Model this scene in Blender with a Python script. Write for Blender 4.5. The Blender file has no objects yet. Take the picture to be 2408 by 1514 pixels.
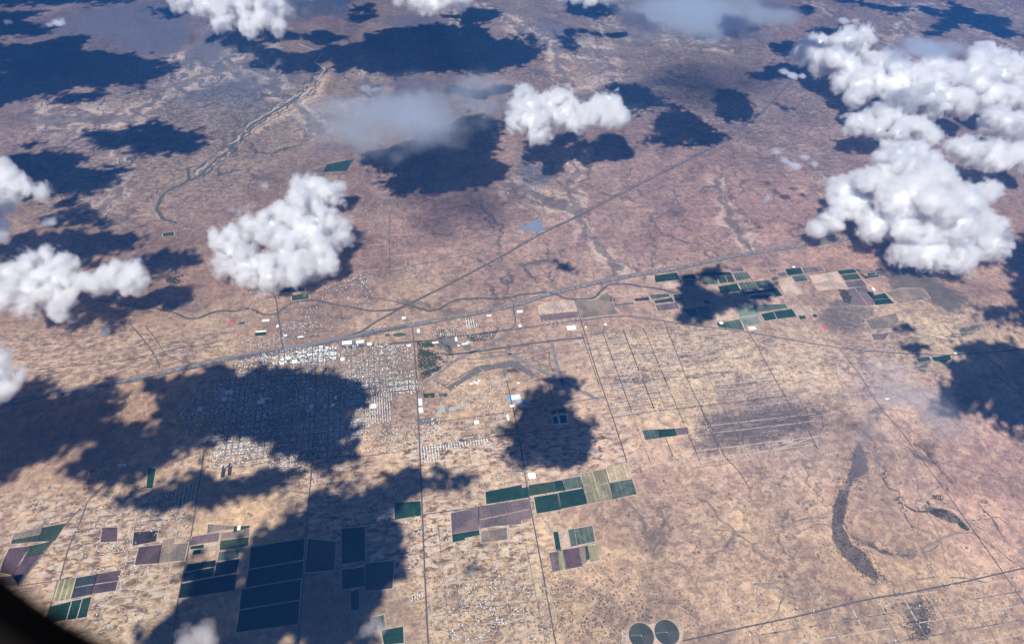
import bpy, bmesh, math, random
import numpy as np
from mathutils import Matrix, Vector

random.seed(11)
rng = np.random.default_rng(5)
sc = bpy.context.scene
COL = sc.collection

# ------------------------------------------------------------------ camera
# x = east, y = north, z = up, metres; the camera looks out of an airliner 9.1 km above the plain
F = 1600.0; PITCH = math.radians(45.079); ROLL = math.radians(-4.376); YAW = math.radians(12.869); H = 9095.0
cR, sR = math.cos(ROLL), math.sin(ROLL)
cP, sP = math.cos(PITCH), math.sin(PITCH)
cY, sY = math.cos(YAW), math.sin(YAW)

def ray(a, b):
    u = a * cR - b * sR; v = a * sR + b * cR
    x, y, z = u, F * cP - v * sP, -(F * sP + v * cP)
    return Vector((x * cY + y * sY, -x * sY + y * cY, z))

def at(px, py, z=0.0):
    """Ground point (at height z) of a point of the survey sheet."""
    d = ray(px - 1204, py - 757)
    t = (H - z) / -d.z
    return (d.x * t, d.y * t)

def depth(x, y, z=0.0):
    y1 = x * sY + y * cY
    return y1 * cP - (z - H) * sP

cam = bpy.data.cameras.new('camera')
camo = bpy.data.objects.new('camera', cam); COL.objects.link(camo); sc.camera = camo
W0 = ray(0, 0); U = (ray(1, 0) - W0).normalized(); V = (ray(0, 1) - W0).normalized(); Wd = W0.normalized()
camo.matrix_world = Matrix(((U.x, -V.x, -Wd.x, 0), (U.y, -V.y, -Wd.y, 0), (U.z, -V.z, -Wd.z, H), (0, 0, 0, 1)))
cam.sensor_width = 36.0; cam.lens = 36.0 * F / 2408.0
cam.clip_start = 0.01; cam.clip_end = 400000
cam.dof.use_dof = True; cam.dof.focus_distance = 13000; cam.dof.aperture_fstop = 4.6

# ------------------------------------------------------------------ light
SHX, SHY = 0.42, 0.50                    # horizontal run of a shadow per metre of height
el = math.atan(1 / math.hypot(SHX, SHY))
world = bpy.data.worlds.new('World'); sc.world = world; world.use_nodes = True
wn = world.node_tree; bg = wn.nodes['Background']; bg.inputs[1].default_value = 0.05
sky = wn.nodes.new('ShaderNodeTexSky'); sky.sky_type = 'NISHITA'; sky.sun_disc = False
sky.sun_elevation = el; sky.sun_rotation = math.atan2(-SHX, -SHY); sky.altitude = 9000; sky.dust_density = 0.2; sky.ozone_density = 2.0
wn.links.new(sky.outputs[0], bg.inputs[0])
sun = bpy.data.lights.new('sun', 'SUN'); sun.energy = 5.0; sun.angle = math.radians(0.45); sun.color = (1.0, 0.965, 0.91)
suno = bpy.data.objects.new('sun', sun); COL.objects.link(suno)
suno.rotation_euler = Vector((SHX, SHY, -1)).to_track_quat('-Z', 'Y').to_euler()
suno.location = (-3000, -3000, 14000)
sc.view_settings.view_transform = 'Standard'; sc.view_settings.look = 'None'
sc.view_settings.exposure = 0.45; sc.view_settings.gamma = 1.0
sc.cycles.max_bounces = 10; sc.cycles.volume_bounces = 9; sc.cycles.diffuse_bounces = 4
sc.cycles.volume_max_steps = 256; sc.cycles.transparent_max_bounces = 16
sc.cycles.use_denoising = True; sc.cycles.denoiser = 'OPENIMAGEDENOISE'; sc.cycles.denoising_input_passes = 'RGB_ALBEDO_NORMAL'; sc.cycles.denoising_prefilter = 'ACCURATE'

# ------------------------------------------------------------------ helpers
def s2l(c):
    return tuple((x / 255 / 12.92 if x <= 10.3 else ((x / 255 + .055) / 1.055) ** 2.4) for x in c)

def link(name, me, mat=None, parent=None, loc=None):
    o = bpy.data.objects.new(name, me); COL.objects.link(o)
    if mat is not None and me is not None: me.materials.append(mat)
    if parent is not None: o.parent = parent
    if loc is not None: o.location = loc
    return o

def tag(o, label=None, cat=None, group=None, kind=None):
    if label: o['label'] = label
    if cat: o['category'] = cat
    if group: o['group'] = group
    if kind: o['kind'] = kind
    return o

def mesh(name, verts, faces):
    me = bpy.data.meshes.new(name)
    me.from_pydata([tuple(v) for v in verts], [], faces); me.update()
    return me

def nodes(name):
    m = bpy.data.materials.new(name); m.use_nodes = True
    nt = m.node_tree
    return m, nt, nt.nodes, nt.links, nt.nodes['Principled BSDF']

class G:
    """small wrapper round a shader node tree"""
    def __init__(s, nt): s.nt = nt; s.N = nt.nodes; s.L = nt.links
    def put(s, sock, v):
        if isinstance(v, (int, float)):
            try: sock.default_value = v
            except TypeError: sock.default_value = (v, v, v)
        elif isinstance(v, tuple): sock.default_value = v
        else: s.L.new(v, sock)
    def m(s, op, a, b=0.0, c=None, clamp=False):
        n = s.N.new('ShaderNodeMath'); n.operation = op; n.use_clamp = clamp
        s.put(n.inputs[0], a); s.put(n.inputs[1], b)
        if c is not None: s.put(n.inputs[2], c)
        return n.outputs[0]
    def noise(s, vec, scale, detail=4, rough=.55, dist=0.0, out=0):
        n = s.N.new('ShaderNodeTexNoise'); s.put(n.inputs['Vector'], vec)
        n.inputs['Scale'].default_value = scale; n.inputs['Detail'].default_value = detail
        n.inputs['Roughness'].default_value = rough; n.inputs['Distortion'].default_value = dist
        return n.outputs[out]
    def vor(s, vec, scale, feat='F1', rnd=1.0, out='Distance'):
        n = s.N.new('ShaderNodeTexVoronoi'); n.feature = feat; s.put(n.inputs['Vector'], vec)
        n.inputs['Scale'].default_value = scale; n.inputs['Randomness'].default_value = rnd
        return n.outputs[out]
    def step(s, v, lo, hi):
        n = s.N.new('ShaderNodeMapRange'); n.interpolation_type = 'SMOOTHSTEP'
        s.put(n.inputs['Value'], v); s.put(n.inputs['From Min'], lo); s.put(n.inputs['From Max'], hi)
        return n.outputs[0]
    def mix(s, f, a, b, mode='MIX'):
        n = s.N.new('ShaderNodeMix'); n.data_type = 'RGBA'; n.blend_type = mode
        s.put(n.inputs[0], f); s.put(n.inputs[6], a); s.put(n.inputs[7], b)
        return n.outputs[2]
    def map(s, vec, rot=0.0, scale=(1, 1, 1)):
        n = s.N.new('ShaderNodeMapping'); s.L.new(vec, n.inputs[0])
        n.inputs['Rotation'].default_value = (0, 0, rot); n.inputs['Scale'].default_value = scale
        return n.outputs[0]
    def attr(s, name):
        n = s.N.new('ShaderNodeAttribute'); n.attribute_name = name; return n
    def pos(s):
        return s.N.new('ShaderNodeNewGeometry').outputs['Position']
    def bump(s, h, dist, strength=1.0):
        n = s.N.new('ShaderNodeBump'); s.L.new(h, n.inputs['Height']); n.inputs['Distance'].default_value = dist
        n.inputs['Strength'].default_value = strength
        return n.outputs[0]

def col(c): return (c[0], c[1], c[2], 1.0)

def rough(p, r=.95, spec=.1):
    p.inputs['Roughness'].default_value = r; p.inputs['Specular IOR Level'].default_value = spec

# numpy value noise -------------------------------------------------
_tab = rng.random((256, 256))
def vnoise(x, y):
    xi = np.floor(x).astype(int); yi = np.floor(y).astype(int); fx = x - xi; fy = y - yi
    fx = fx * fx * (3 - 2 * fx); fy = fy * fy * (3 - 2 * fy)
    a = _tab[xi & 255, yi & 255]; b = _tab[(xi + 1) & 255, yi & 255]; c = _tab[xi & 255, (yi + 1) & 255]; d = _tab[(xi + 1) & 255, (yi + 1) & 255]
    return (a * (1 - fx) + b * fx) * (1 - fy) + (c * (1 - fx) + d * fx) * fy
def fbm(x, y, scale, octs=5, r=.55):
    t = 0; a = 1; n = 0
    for k in range(octs):
        t = t + a * vnoise(x / scale * 2 ** k + 17.3 * k, y / scale * 2 ** k + 5.1 * k); n += a; a *= r
    return t / n - .5

def sdist(X, Y, poly):
    """signed distance (positive inside) of points to a polygon"""
    P = np.array(poly, float); best = np.full(X.shape, 1e18); ins = np.zeros(X.shape, bool)
    for i in range(len(P)):
        ax, ay = P[i]; bx, by = P[(i + 1) % len(P)]
        ex, ey = bx - ax, by - ay; L2 = ex * ex + ey * ey + 1e-9
        t = np.clip(((X - ax) * ex + (Y - ay) * ey) / L2, 0, 1)
        best = np.minimum(best, (X - ax - t * ex) ** 2 + (Y - ay - t * ey) ** 2)
        if ay != by:
            ins ^= ((ay > Y) != (by > Y)) & (X < (bx - ax) * (Y - ay) / (by - ay) + ax)
    d = np.sqrt(best)
    return np.where(ins, d, -d)

def wpoly(pts): return [at(*p) for p in pts]
def cp(c, r, pts):
    """sheet coordinates from the enlarged tile (c, r)"""
    return [(803 * c + x / 3.0, 504.7 * r + y / 3.0) for x, y in pts]

# ------------------------------------------------------------------ terrain
HILLS = [((585, 108), 2100, 420), ((1090, 150), 1500, 90), ((1265, 75), 1700, 170), ((1330, 120), 1500, 150), ((1190, 60), 1600, 150), ((1380, 95), 1400, 120),
         ((1760, 232), 900, 120), ((1010, 405), 900, 80), ((330, 60), 2500, 150), ((1700, 120), 2500, 80)]
HILLW = [(at(*p), r, h) for p, r, h in HILLS]
def hgt(x, y):
    x = np.asarray(x, float); y = np.asarray(y, float)
    z = np.zeros(x.shape)
    rg = 1 - np.abs(2 * fbm(x, y, 1500, 5) * 1.6)
    for (cx, cy), r, h in HILLW:
        d2 = ((x - cx) ** 2 + (y - cy) ** 2) / (r * r)
        z += h * np.exp(-1.6 * d2) * (0.35 + 0.75 * rg)
    far = np.clip((y - 13500) / 5000, 0, 1)
    z += far * (18 * fbm(x, y, 2600, 4) + 8 * fbm(x, y, 500, 4))
    return np.where(z > -50, z, -50)

# veg / patches : (polygon, softness m, value, colour)
PATCH = [
 ([(2022,1035),(2040,1060),(2052,1105),(2015,1130),(1998,1165),(1985,1150),(2000,1105),(2010,1060)],70,.75,(104,98,104)),
 ([(1998,1160),(1992,1200),(1982,1240),(1995,1262),(1985,1275),(1955,1268),(1957,1230),(1963,1185),(1978,1150)],50,.95,(70,68,72)),
 ([(1955,1262),(1990,1265),(2035,1305),(2068,1355),(2060,1368),(2020,1345),(1975,1300)],60,.95,(74,72,76)),
 ([(1995,1262),(2045,1290),(2090,1350),(2070,1355),(2035,1308)],90,.5,(110,98,98)),
 ([(1240,70),(1300,50),(1400,90),(1400,130),(1300,150),(1200,90)],500,.6,(96,98,112)),
 ([(850,30),(1000,20),(1120,60),(1000,90),(880,70)],600,.5,(88,96,116)),
 ([(1450,180),(1600,160),(1650,220),(1560,260),(1460,230)],700,.45,(110,102,112)),
 ([(1880,340),(2000,330),(2020,420),(1900,470)],500,.35,(116,102,110)),
 ([(60,240),(240,260),(200,300),(60,300)],500,.4,(116,104,112)),
 ([(1590,1045),(1650,960),(1850,925),(1955,960),(1935,1030),(1800,1060),(1690,1090),(1620,1080)],350,.62,(112,98,98)),
 ([(1215,385),(1262,392),(1305,380),(1296,420),(1268,445),(1262,470),(1245,445),(1222,425)],110,1.0,(96,100,112)),
 ([(400,195),(430,130),(500,100),(580,88),(690,135),(720,170),(690,205),(600,238),(420,240)],600,.85,(84,88,102)),
 ([(60,60),(260,20),(420,15),(470,60),(450,120),(380,150),(300,125),(220,95),(90,85)],900,.8,(96,96,112)),
 ([(780,230),(1000,200),(1200,190),(1250,260),(1150,300),(900,330),(760,320)],900,.25,(110,100,104)),
 ([(2020,640),(2150,605),(2210,660),(2290,700),(2240,745),(2170,705),(2100,690),(2080,650)],300,.8,(86,88,80)),
 ([(1940,700),(2010,685),(2080,725),(2030,800),(1950,790),(1900,760)],250,.6,(104,98,98)),
 ([(1590,140),(1700,110),(1830,170),(1810,240),(1720,290),(1640,250)],900,.5,(108,98,104)),
 ([(2150,830),(2200,845),(2175,880),(2150,870)],60,.8,(80,90,78)),
 ([(2250,770),(2330,755),(2290,790),(2255,795)],80,.7,(78,82,70)),
 ([(2030,950),(2100,955),(2085,1000),(2030,1010)],120,.5,(100,96,92)),
 ([(2170,1190),(2240,1200),(2270,1240),(2220,1225),(2180,1205)],50,.8,(82,78,72)),
 ([(2140,1060),(2200,1080),(2240,1095),(2200,1100),(2150,1080)],80,.7,(96,92,84)),
 ([(690,225),(790,150),(760,230),(640,300),(560,350),(500,400),(480,390),(560,320),(620,265)],350,.7,(228,198,170)),
 ([(780,245),(900,200),(960,215),(860,240),(790,262)],250,.7,(226,194,160)),
 ([(1970,1440),(2010,1440),(2015,1500),(1985,1500)],70,.55,(86,84,80)),
 ([(2100,1410),(2170,1400),(2200,1500),(2160,1514),(2120,1450)],80,.55,(90,86,80)),
 ([(640,700),(860,700),(900,760),(760,775),(640,760)],250,.45,(104,96,96)),
 ([(380,700),(460,690),(520,720),(450,745),(390,730)],120,.5,(106,98,98)),
 ([(940,690),(1010,700),(1040,730),(960,740),(920,715)],130,.5,(104,96,94)),
 ([(1320,140),(1420,120),(1500,170),(1480,210),(1380,190)],600,.5,(104,96,102)),
 ([(980,830),(1060,815),(1075,850),(1010,890),(990,880)],70,.45,(70,84,62)),
 ([(1880,880),(1960,900),(1950,950),(1870,930)],200,.35,(112,108,92)),
 ([(1430,1430),(1540,1400),(1590,1350),(1700,1330),(1700,1400),(1600,1450),(1480,1480)],300,.35,(112,98,84)),
 ([(1560,690),(1700,690),(1760,740),(1700,770),(1600,740)],150,.3,(110,98,94)),
]
# base soil colour samples of the land (sheet x, y, colour)
SOIL = [(0,60,150,124,118),(300,60,134,116,116),(700,110,150,120,106),(1250,50,156,130,122),(1600,60,144,126,126),(2000,60,150,118,110),(2350,60,156,126,116),
 (40,300,166,134,124),(300,260,158,130,120),(560,200,120,112,112),(520,380,164,134,116),(800,220,178,146,116),(1000,250,142,126,120),(1250,170,168,132,114),(1600,220,142,118,116),(1850,260,150,122,116),
 (300,480,168,134,112),(600,480,160,128,112),(900,520,166,130,116),(1180,380,172,136,120),(1350,430,176,140,122),(1450,380,170,132,122),(1700,420,168,130,120),(1900,330,162,130,122),
 (100,830,170,134,108),(300,800,172,136,108),(200,640,150,118,98),(480,650,160,124,100),(800,560,162,126,110),(1000,540,168,130,116),(1150,620,174,138,120),(1350,560,174,134,122),(1600,500,172,132,122),(1850,500,170,130,120),(2000,590,172,132,112),
 (500,790,176,142,114),(1000,700,172,140,118),(1250,720,182,144,120),(1450,650,178,142,122),(1700,820,192,158,126),(1500,850,194,158,126),(1900,880,186,154,128),(2200,780,186,154,122),(2350,600,162,126,106),
 (1150,870,180,146,118),(1100,950,190,152,120),(900,900,160,132,110),(1100,1100,190,154,120),(1600,900,198,164,128),(1800,980,150,126,118),(2100,950,180,146,126),(2350,1080,170,132,116),
 (650,960,150,122,100),(300,950,176,138,106),(100,1050,150,118,94),(550,1080,190,152,114),(900,1090,196,156,118),(1450,1100,186,146,120),(1700,1130,180,142,118),(2200,1150,182,146,124),(2380,1250,176,136,116),
 (100,1200,168,134,106),(350,1220,178,144,112),(600,1200,188,152,114),(850,1180,150,120,96),(1050,1250,186,150,116),(1200,1300,186,150,112),(1500,1210,182,146,118),(1750,1230,178,144,112),(2150,1330,182,146,114),(2300,1200,180,138,114),
 (230,1320,182,146,110),(330,1430,174,144,112),(800,1350,120,100,84),(1100,1420,170,138,104),(1200,1380,176,144,110),(1450,1300,178,142,110),(1500,1430,160,130,104),(1800,1320,186,146,116),(1850,1400,176,144,112),(2250,1450,168,136,108),(2000,1480,166,134,106),(1650,1480,160,128,104),(60,1440,170,136,108)]
# (polygon, dune, speckle, veins, streak)
TEX = [
 ([(960,990),(1450,980),(1490,1100),(1400,1120),(1130,1110),(1000,1120),(880,1110),(740,1130),(500,1100),(400,1060)],1.0,.3,0,.3),
 ([(700,1160),(1240,1160),(1290,1340),(1010,1390),(720,1300)],1.0,.3,0,.2),
 ([(1350,790),(1730,770),(1850,900),(1830,930),(1660,950),(1440,970),(1400,900)],.55,.35,0,1.0),
 ([(1730,800),(2050,830),(2100,930),(1880,960),(1800,880)],.5,.4,0,.4),
 ([(0,1180),(420,1150),(440,1400),(330,1500),(180,1514),(0,1380)],.8,.25,0,.1),
 ([(960,800),(1350,790),(1400,980),(990,1000)],.35,.3,0,.5),
 ([(1280,1340),(1700,1320),(1760,1420),(1500,1530),(1300,1530)],.15,1.0,.1,.0),
 ([(1010,1330),(1290,1340),(1310,1530),(1000,1530)],.6,.8,0,.0),
 ([(1700,1080),(1960,1080),(1950,1420),(1720,1430),(1480,1330),(1420,1200)],.28,.45,.6,.45),
 ([(1960,1050),(2408,1050),(2408,1330),(1900,1450)],.04,.35,1.0,.25),
 ([(1950,1420),(2408,1300),(2408,1514),(1700,1514)],.15,.6,.2,.2),
 ([(1200,360),(1980,240),(1980,580),(1300,700),(1000,720)],.15,.15,.8,.3),
 ([(60,200),(750,60),(950,200),(420,540),(100,540)],.25,.3,1.0,.6),
 ([(1000,0),(2408,0),(2408,120),(1700,330),(1150,200)],.2,.3,.8,.8),
 ([(1450,100),(1950,160),(1980,400),(1600,420)],.2,.3,.5,1.0),
 ([(0,780),(540,760),(540,840),(60,930),(0,900)],.5,.3,.1,.4),
 ([(1600,920),(1960,940),(1900,1060),(1650,1090)],.1,.5,0,1.0),
 ([(2000,740),(2300,740),(2200,900),(2050,900)],.45,.4,.3,.4),
 ([(560,790),(960,770),(980,960),(900,1080),(480,1060)],.2,.9,0,0),
]

def axis(lo, hi, fine, grow):
    """line positions: a fine step inside [lo, hi], growing outside"""
    a = list(np.arange(lo, hi, fine)); st = fine; v = lo; L = []
    while v > -150000: st *= grow; v -= st; L.append(v)
    st = fine; v = a[-1]; R = []
    while v < 150000: st *= grow; v += st; R.append(v)
    return np.array(L[::-1] + a + R)

def build_ground():
    xs = axis(-13000, 20000, 65, 1.16)
    ys = []; y = -1500.0
    while y < 26500: ys.append(y); y += 40 + max(0, (y - 6000)) * .0045
    ys = np.array(ys); st = 70.0; v = ys[0]; L = []
    while v > -150000: st *= 1.2; v -= st; L.append(v)
    st = 130.0; v = ys[-1]; R = []
    while v < 150000: st *= 1.2; v += st; R.append(v)
    ys = np.concatenate([L[::-1], ys, R])
    X, Y = np.meshgrid(xs, ys); nx, ny = len(xs), len(ys)
    Z = hgt(X, Y)
    x, y = X.ravel(), Y.ravel()
    me = bpy.data.meshes.new('ground')
    me.vertices.add(nx * ny); me.vertices.foreach_set('co', np.stack([x, y, Z.ravel()], 1).ravel())
    i = np.arange((nx - 1) * (ny - 1)); r, c = divmod(i, nx - 1); b = r * nx + c
    q = np.stack([b, b + 1, b + nx + 1, b + nx], 1)
    me.loops.add(q.size); me.polygons.add(len(q))
    me.loops.foreach_set('vertex_index', q.ravel()); me.polygons.foreach_set('loop_start', np.arange(len(q)) * 4)
    me.update(calc_edges=True)
    # colour
    rgb = np.zeros((len(x), 3)); wsum = np.zeros(len(x))
    wx = x + 500 * fbm(x, y, 2500, 3); wy = y + 500 * fbm(x + 9000, y, 2500, 3)
    for sx, sy, *c3 in SOIL:
        gx, gy = at(sx, sy); R = 500 + .09 * math.hypot(gx, gy)
        w = 1 / (((wx - gx) ** 2 + (wy - gy) ** 2) / (R * R) + .15) ** 1.7
        c3 = np.array(s2l(c3)); rgb += w[:, None] * c3; wsum += w
    rgb /= wsum[:, None]
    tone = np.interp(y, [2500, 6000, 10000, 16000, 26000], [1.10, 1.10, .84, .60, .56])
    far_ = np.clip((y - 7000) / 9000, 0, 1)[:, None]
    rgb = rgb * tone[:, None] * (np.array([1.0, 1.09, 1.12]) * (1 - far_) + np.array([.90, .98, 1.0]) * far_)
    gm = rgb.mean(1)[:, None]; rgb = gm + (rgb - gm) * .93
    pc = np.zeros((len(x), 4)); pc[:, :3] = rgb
    for pts, soft, val, c3 in PATCH:
        s = sdist(wx * .3 + x * .7, wy * .3 + y * .7, wpoly(pts)) / soft
        k = np.clip(.5 + .5 * s, 0, 1) * val
        k = k * k * (3 - 2 * k)
        c3 = np.array(s2l(c3))
        sel = k > pc[:, 3]
        pc[sel, :3] = c3 * .62; pc[:, 3] = np.maximum(pc[:, 3], k)
    tx = np.full((len(x), 4), .06); tx[:, 1] = .25; tx[:, 2] = .25; tx[:, 3] = .2
    for pts, *vals in TEX:
        s = sdist(wx, wy, wpoly(pts)); k = np.clip(.5 + s / 700, 0, 1)
        for j, vv in enumerate(vals): tx[:, j] = tx[:, j] * (1 - k) + vv * k
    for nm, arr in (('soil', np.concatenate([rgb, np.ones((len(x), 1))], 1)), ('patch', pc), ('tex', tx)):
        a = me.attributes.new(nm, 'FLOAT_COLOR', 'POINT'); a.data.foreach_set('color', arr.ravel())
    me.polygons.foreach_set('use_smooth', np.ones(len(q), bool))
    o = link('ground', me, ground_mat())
    tag(o, 'pinkish tan desert plain that carries the town, fields and roads', 'ground', kind='structure')

def ground_mat():
    m, nt, N, L, p = nodes('desert soil'); g = G(nt); rough(p)
    P = g.pos()
    soil = g.attr('soil').outputs['Color']; pa = g.attr('patch'); te = g.attr('tex')
    sep = N.new('ShaderNodeSeparateColor'); L.new(te.outputs['Color'], sep.inputs[0])
    dune, speck, vein = sep.outputs[0], sep.outputs[1], sep.outputs[2]; streak = te.outputs['Alpha']
    # broad mottling
    n1 = g.noise(P, 1 / 1300, 8, .6, .4)
    c = g.mix(1.0, soil, g.mix(g.step(n1, .33, .67), (.72, .70, .73, 1), (1.16, 1.15, 1.12, 1)), 'MULTIPLY')
    n0 = g.noise(P, 1 / 420, 9, .68, 1.2)
    c = g.mix(1.0, c, g.mix(g.step(n0, .36, .64), (.80, .79, .82, 1), (1.12, 1.12, 1.10, 1)), 'MULTIPLY')
    n3 = g.noise(P, 1 / 120, 6, .72, .6)
    c = g.mix(1.0, c, g.mix(g.step(n3, .40, .60), (.70, .69, .71, 1), (1.14, 1.13, 1.11, 1)), 'MULTIPLY')
    # vegetated and wet patches with ragged rims
    k = g.step(g.m('ADD', pa.outputs['Alpha'], g.m('MULTIPLY', g.m('SUBTRACT', g.noise(P, 1 / 200, 9, .75, 1.2), .5), 1.6)), .25, .65)
    c = g.mix(g.m('MULTIPLY', k, g.m('MINIMUM', g.m('MULTIPLY', pa.outputs['Alpha'], 1.7), .8)), c, pa.outputs['Color'])
    # long low flow streaks
    Ps = g.map(P, math.radians(14), (1 / 1500, 1 / 210, 1))
    st = g.step(g.noise(Ps, 1.0, 7, .66, .6), .5, .68)
    c = g.mix(g.m('MULTIPLY', g.m('MULTIPLY', st, streak), .8), c, (.095, .076, .070, 1))
    Ps2 = g.map(P, math.radians(10), (1 / 900, 1 / 120, 1))
    st2 = g.step(g.noise(Ps2, 1.7, 6, .6, .4), .55, .7)
    c = g.mix(g.m('MULTIPLY', g.m('MULTIPLY', st2, streak), .4), c, (.54, .46, .39, 1))
    # wind blown dune mottling: pale sand and dark scrub hollows
    Pd = g.map(P, math.radians(-38), (1 / 140, 1 / 62, 1))
    dn = g.noise(Pd, 1.0, 5, .62, .7); dl = g.noise(P, 1 / 600, 3, .6)
    dm = g.m('MULTIPLY', dune, g.step(dl, .22, .45))
    c = g.mix(g.m('MULTIPLY', g.step(dn, .50, .58), g.m('MULTIPLY', dm, .75)), c, (.58, .50, .41, 1))
    c = g.mix(g.m('MULTIPLY', g.step(dn, .46, .39), g.m('MULTIPLY', dm, .9)), c, (.060, .046, .038, 1))
    # scrub speckle
    v = g.vor(P, 1 / 38); big = g.noise(P, 1 / 240, 5, .65)
    sp = g.m('MULTIPLY', g.step(v, .46, .22), g.step(big, .36, .55))
    c = g.mix(g.m('MULTIPLY', sp, g.m('MULTIPLY', speck, .85)), c, (.035, .030, .025, 1))
    v2 = g.vor(P, 1 / 120); sp2 = g.m('MULTIPLY', g.step(v2, .30, .14), g.step(big, .48, .6))
    c = g.mix(g.m('MULTIPLY', sp2, .7), c, (.06, .055, .05, 1))
    # dendritic drainage
    wv = N.new('ShaderNodeVectorMath'); wv.operation = 'ADD'; L.new(P, wv.inputs[0])
    nn = N.new('ShaderNodeTexNoise'); nn.inputs['Scale'].default_value = 1 / 900; nn.inputs['Detail'].default_value = 7; nn.inputs['Roughness'].default_value = .62; L.new(P, nn.inputs['Vector'])
    sc_ = N.new('ShaderNodeVectorMath'); sc_.operation = 'SCALE'; sc_.inputs['Scale'].default_value = 1500; L.new(nn.outputs['Color'], sc_.inputs[0]); L.new(sc_.outputs[0], wv.inputs[1])
    Pv = g.map(wv.outputs[0], math.radians(35), (1, .42, 0))
    e = g.vor(Pv, 1 / 1150, 'DISTANCE_TO_EDGE')
    e2 = g.vor(Pv, 1 / 480, 'DISTANCE_TO_EDGE')
    e3 = g.vor(g.map(wv.outputs[0], math.radians(20), (.9, .35, 0)), 1 / 3300, 'DISTANCE_TO_EDGE')
    far3 = g.m('MULTIPLY', g.step(e3, .030, .012), g.step(vein, .6, .8))
    pale3 = g.m('MULTIPLY', g.m('MULTIPLY', g.step(e3, .10, .03), g.step(vein, .6, .8)), g.step(n0, .42, .6))
    c = g.mix(g.m('MULTIPLY', pale3, .55), c, (.55, .44, .36, 1))
    ln = g.m('MAXIMUM', g.step(e, .028, .006), g.m('MULTIPLY', g.step(e2, .04, .008), g.step(n0, .5, .62)))
    ln = g.m('MULTIPLY', ln, g.step(g.noise(P, 1 / 800, 4, .6), .36, .56))
    c = g.mix(g.m('MULTIPLY', ln, g.m('MULTIPLY', vein, .95)), c, (.065, .054, .050, 1))
    c = g.mix(g.m('MULTIPLY', far3, .7), c, (.10, .085, .08, 1))
    L.new(c, p.inputs['Base Color'])
    h = g.m('ADD', g.m('MULTIPLY', dn, dune), g.m('MULTIPLY', n0, .8))
    L.new(g.bump(h, 22.0, .6), p.inputs['Normal'])
    return m

build_ground()

# haze: the air of the whole place
def build_haze():
    bm = bmesh.new(); bmesh.ops.create_cube(bm, size=1); me = bpy.data.meshes.new('haze'); bm.to_mesh(me); bm.free()
    m = bpy.data.materials.new('desert air'); m.use_nodes = True; nt = m.node_tree; nt.nodes.remove(nt.nodes['Principled BSDF'])
    pv = nt.nodes.new('ShaderNodeVolumePrincipled'); pv.inputs['Color'].default_value = HAZE_C; pv.inputs['Density'].default_value = HAZE_D
    pv.inputs['Anisotropy'].default_value = 0.0
    nt.links.new(pv.outputs[0], nt.nodes['Material Output'].inputs['Volume'])
    o = link('haze', me, m); o.scale = (310000, 310000, H + 60 + 60); o.location = (0, 0, (H + 60 - 60) / 2)
    tag(o, 'thin blue air between the aircraft and the desert', 'haze', kind='stuff')
HAZE_C = (.08, .36, 1.0, 1); HAZE_D = 1.0e-5
build_haze()

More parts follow.
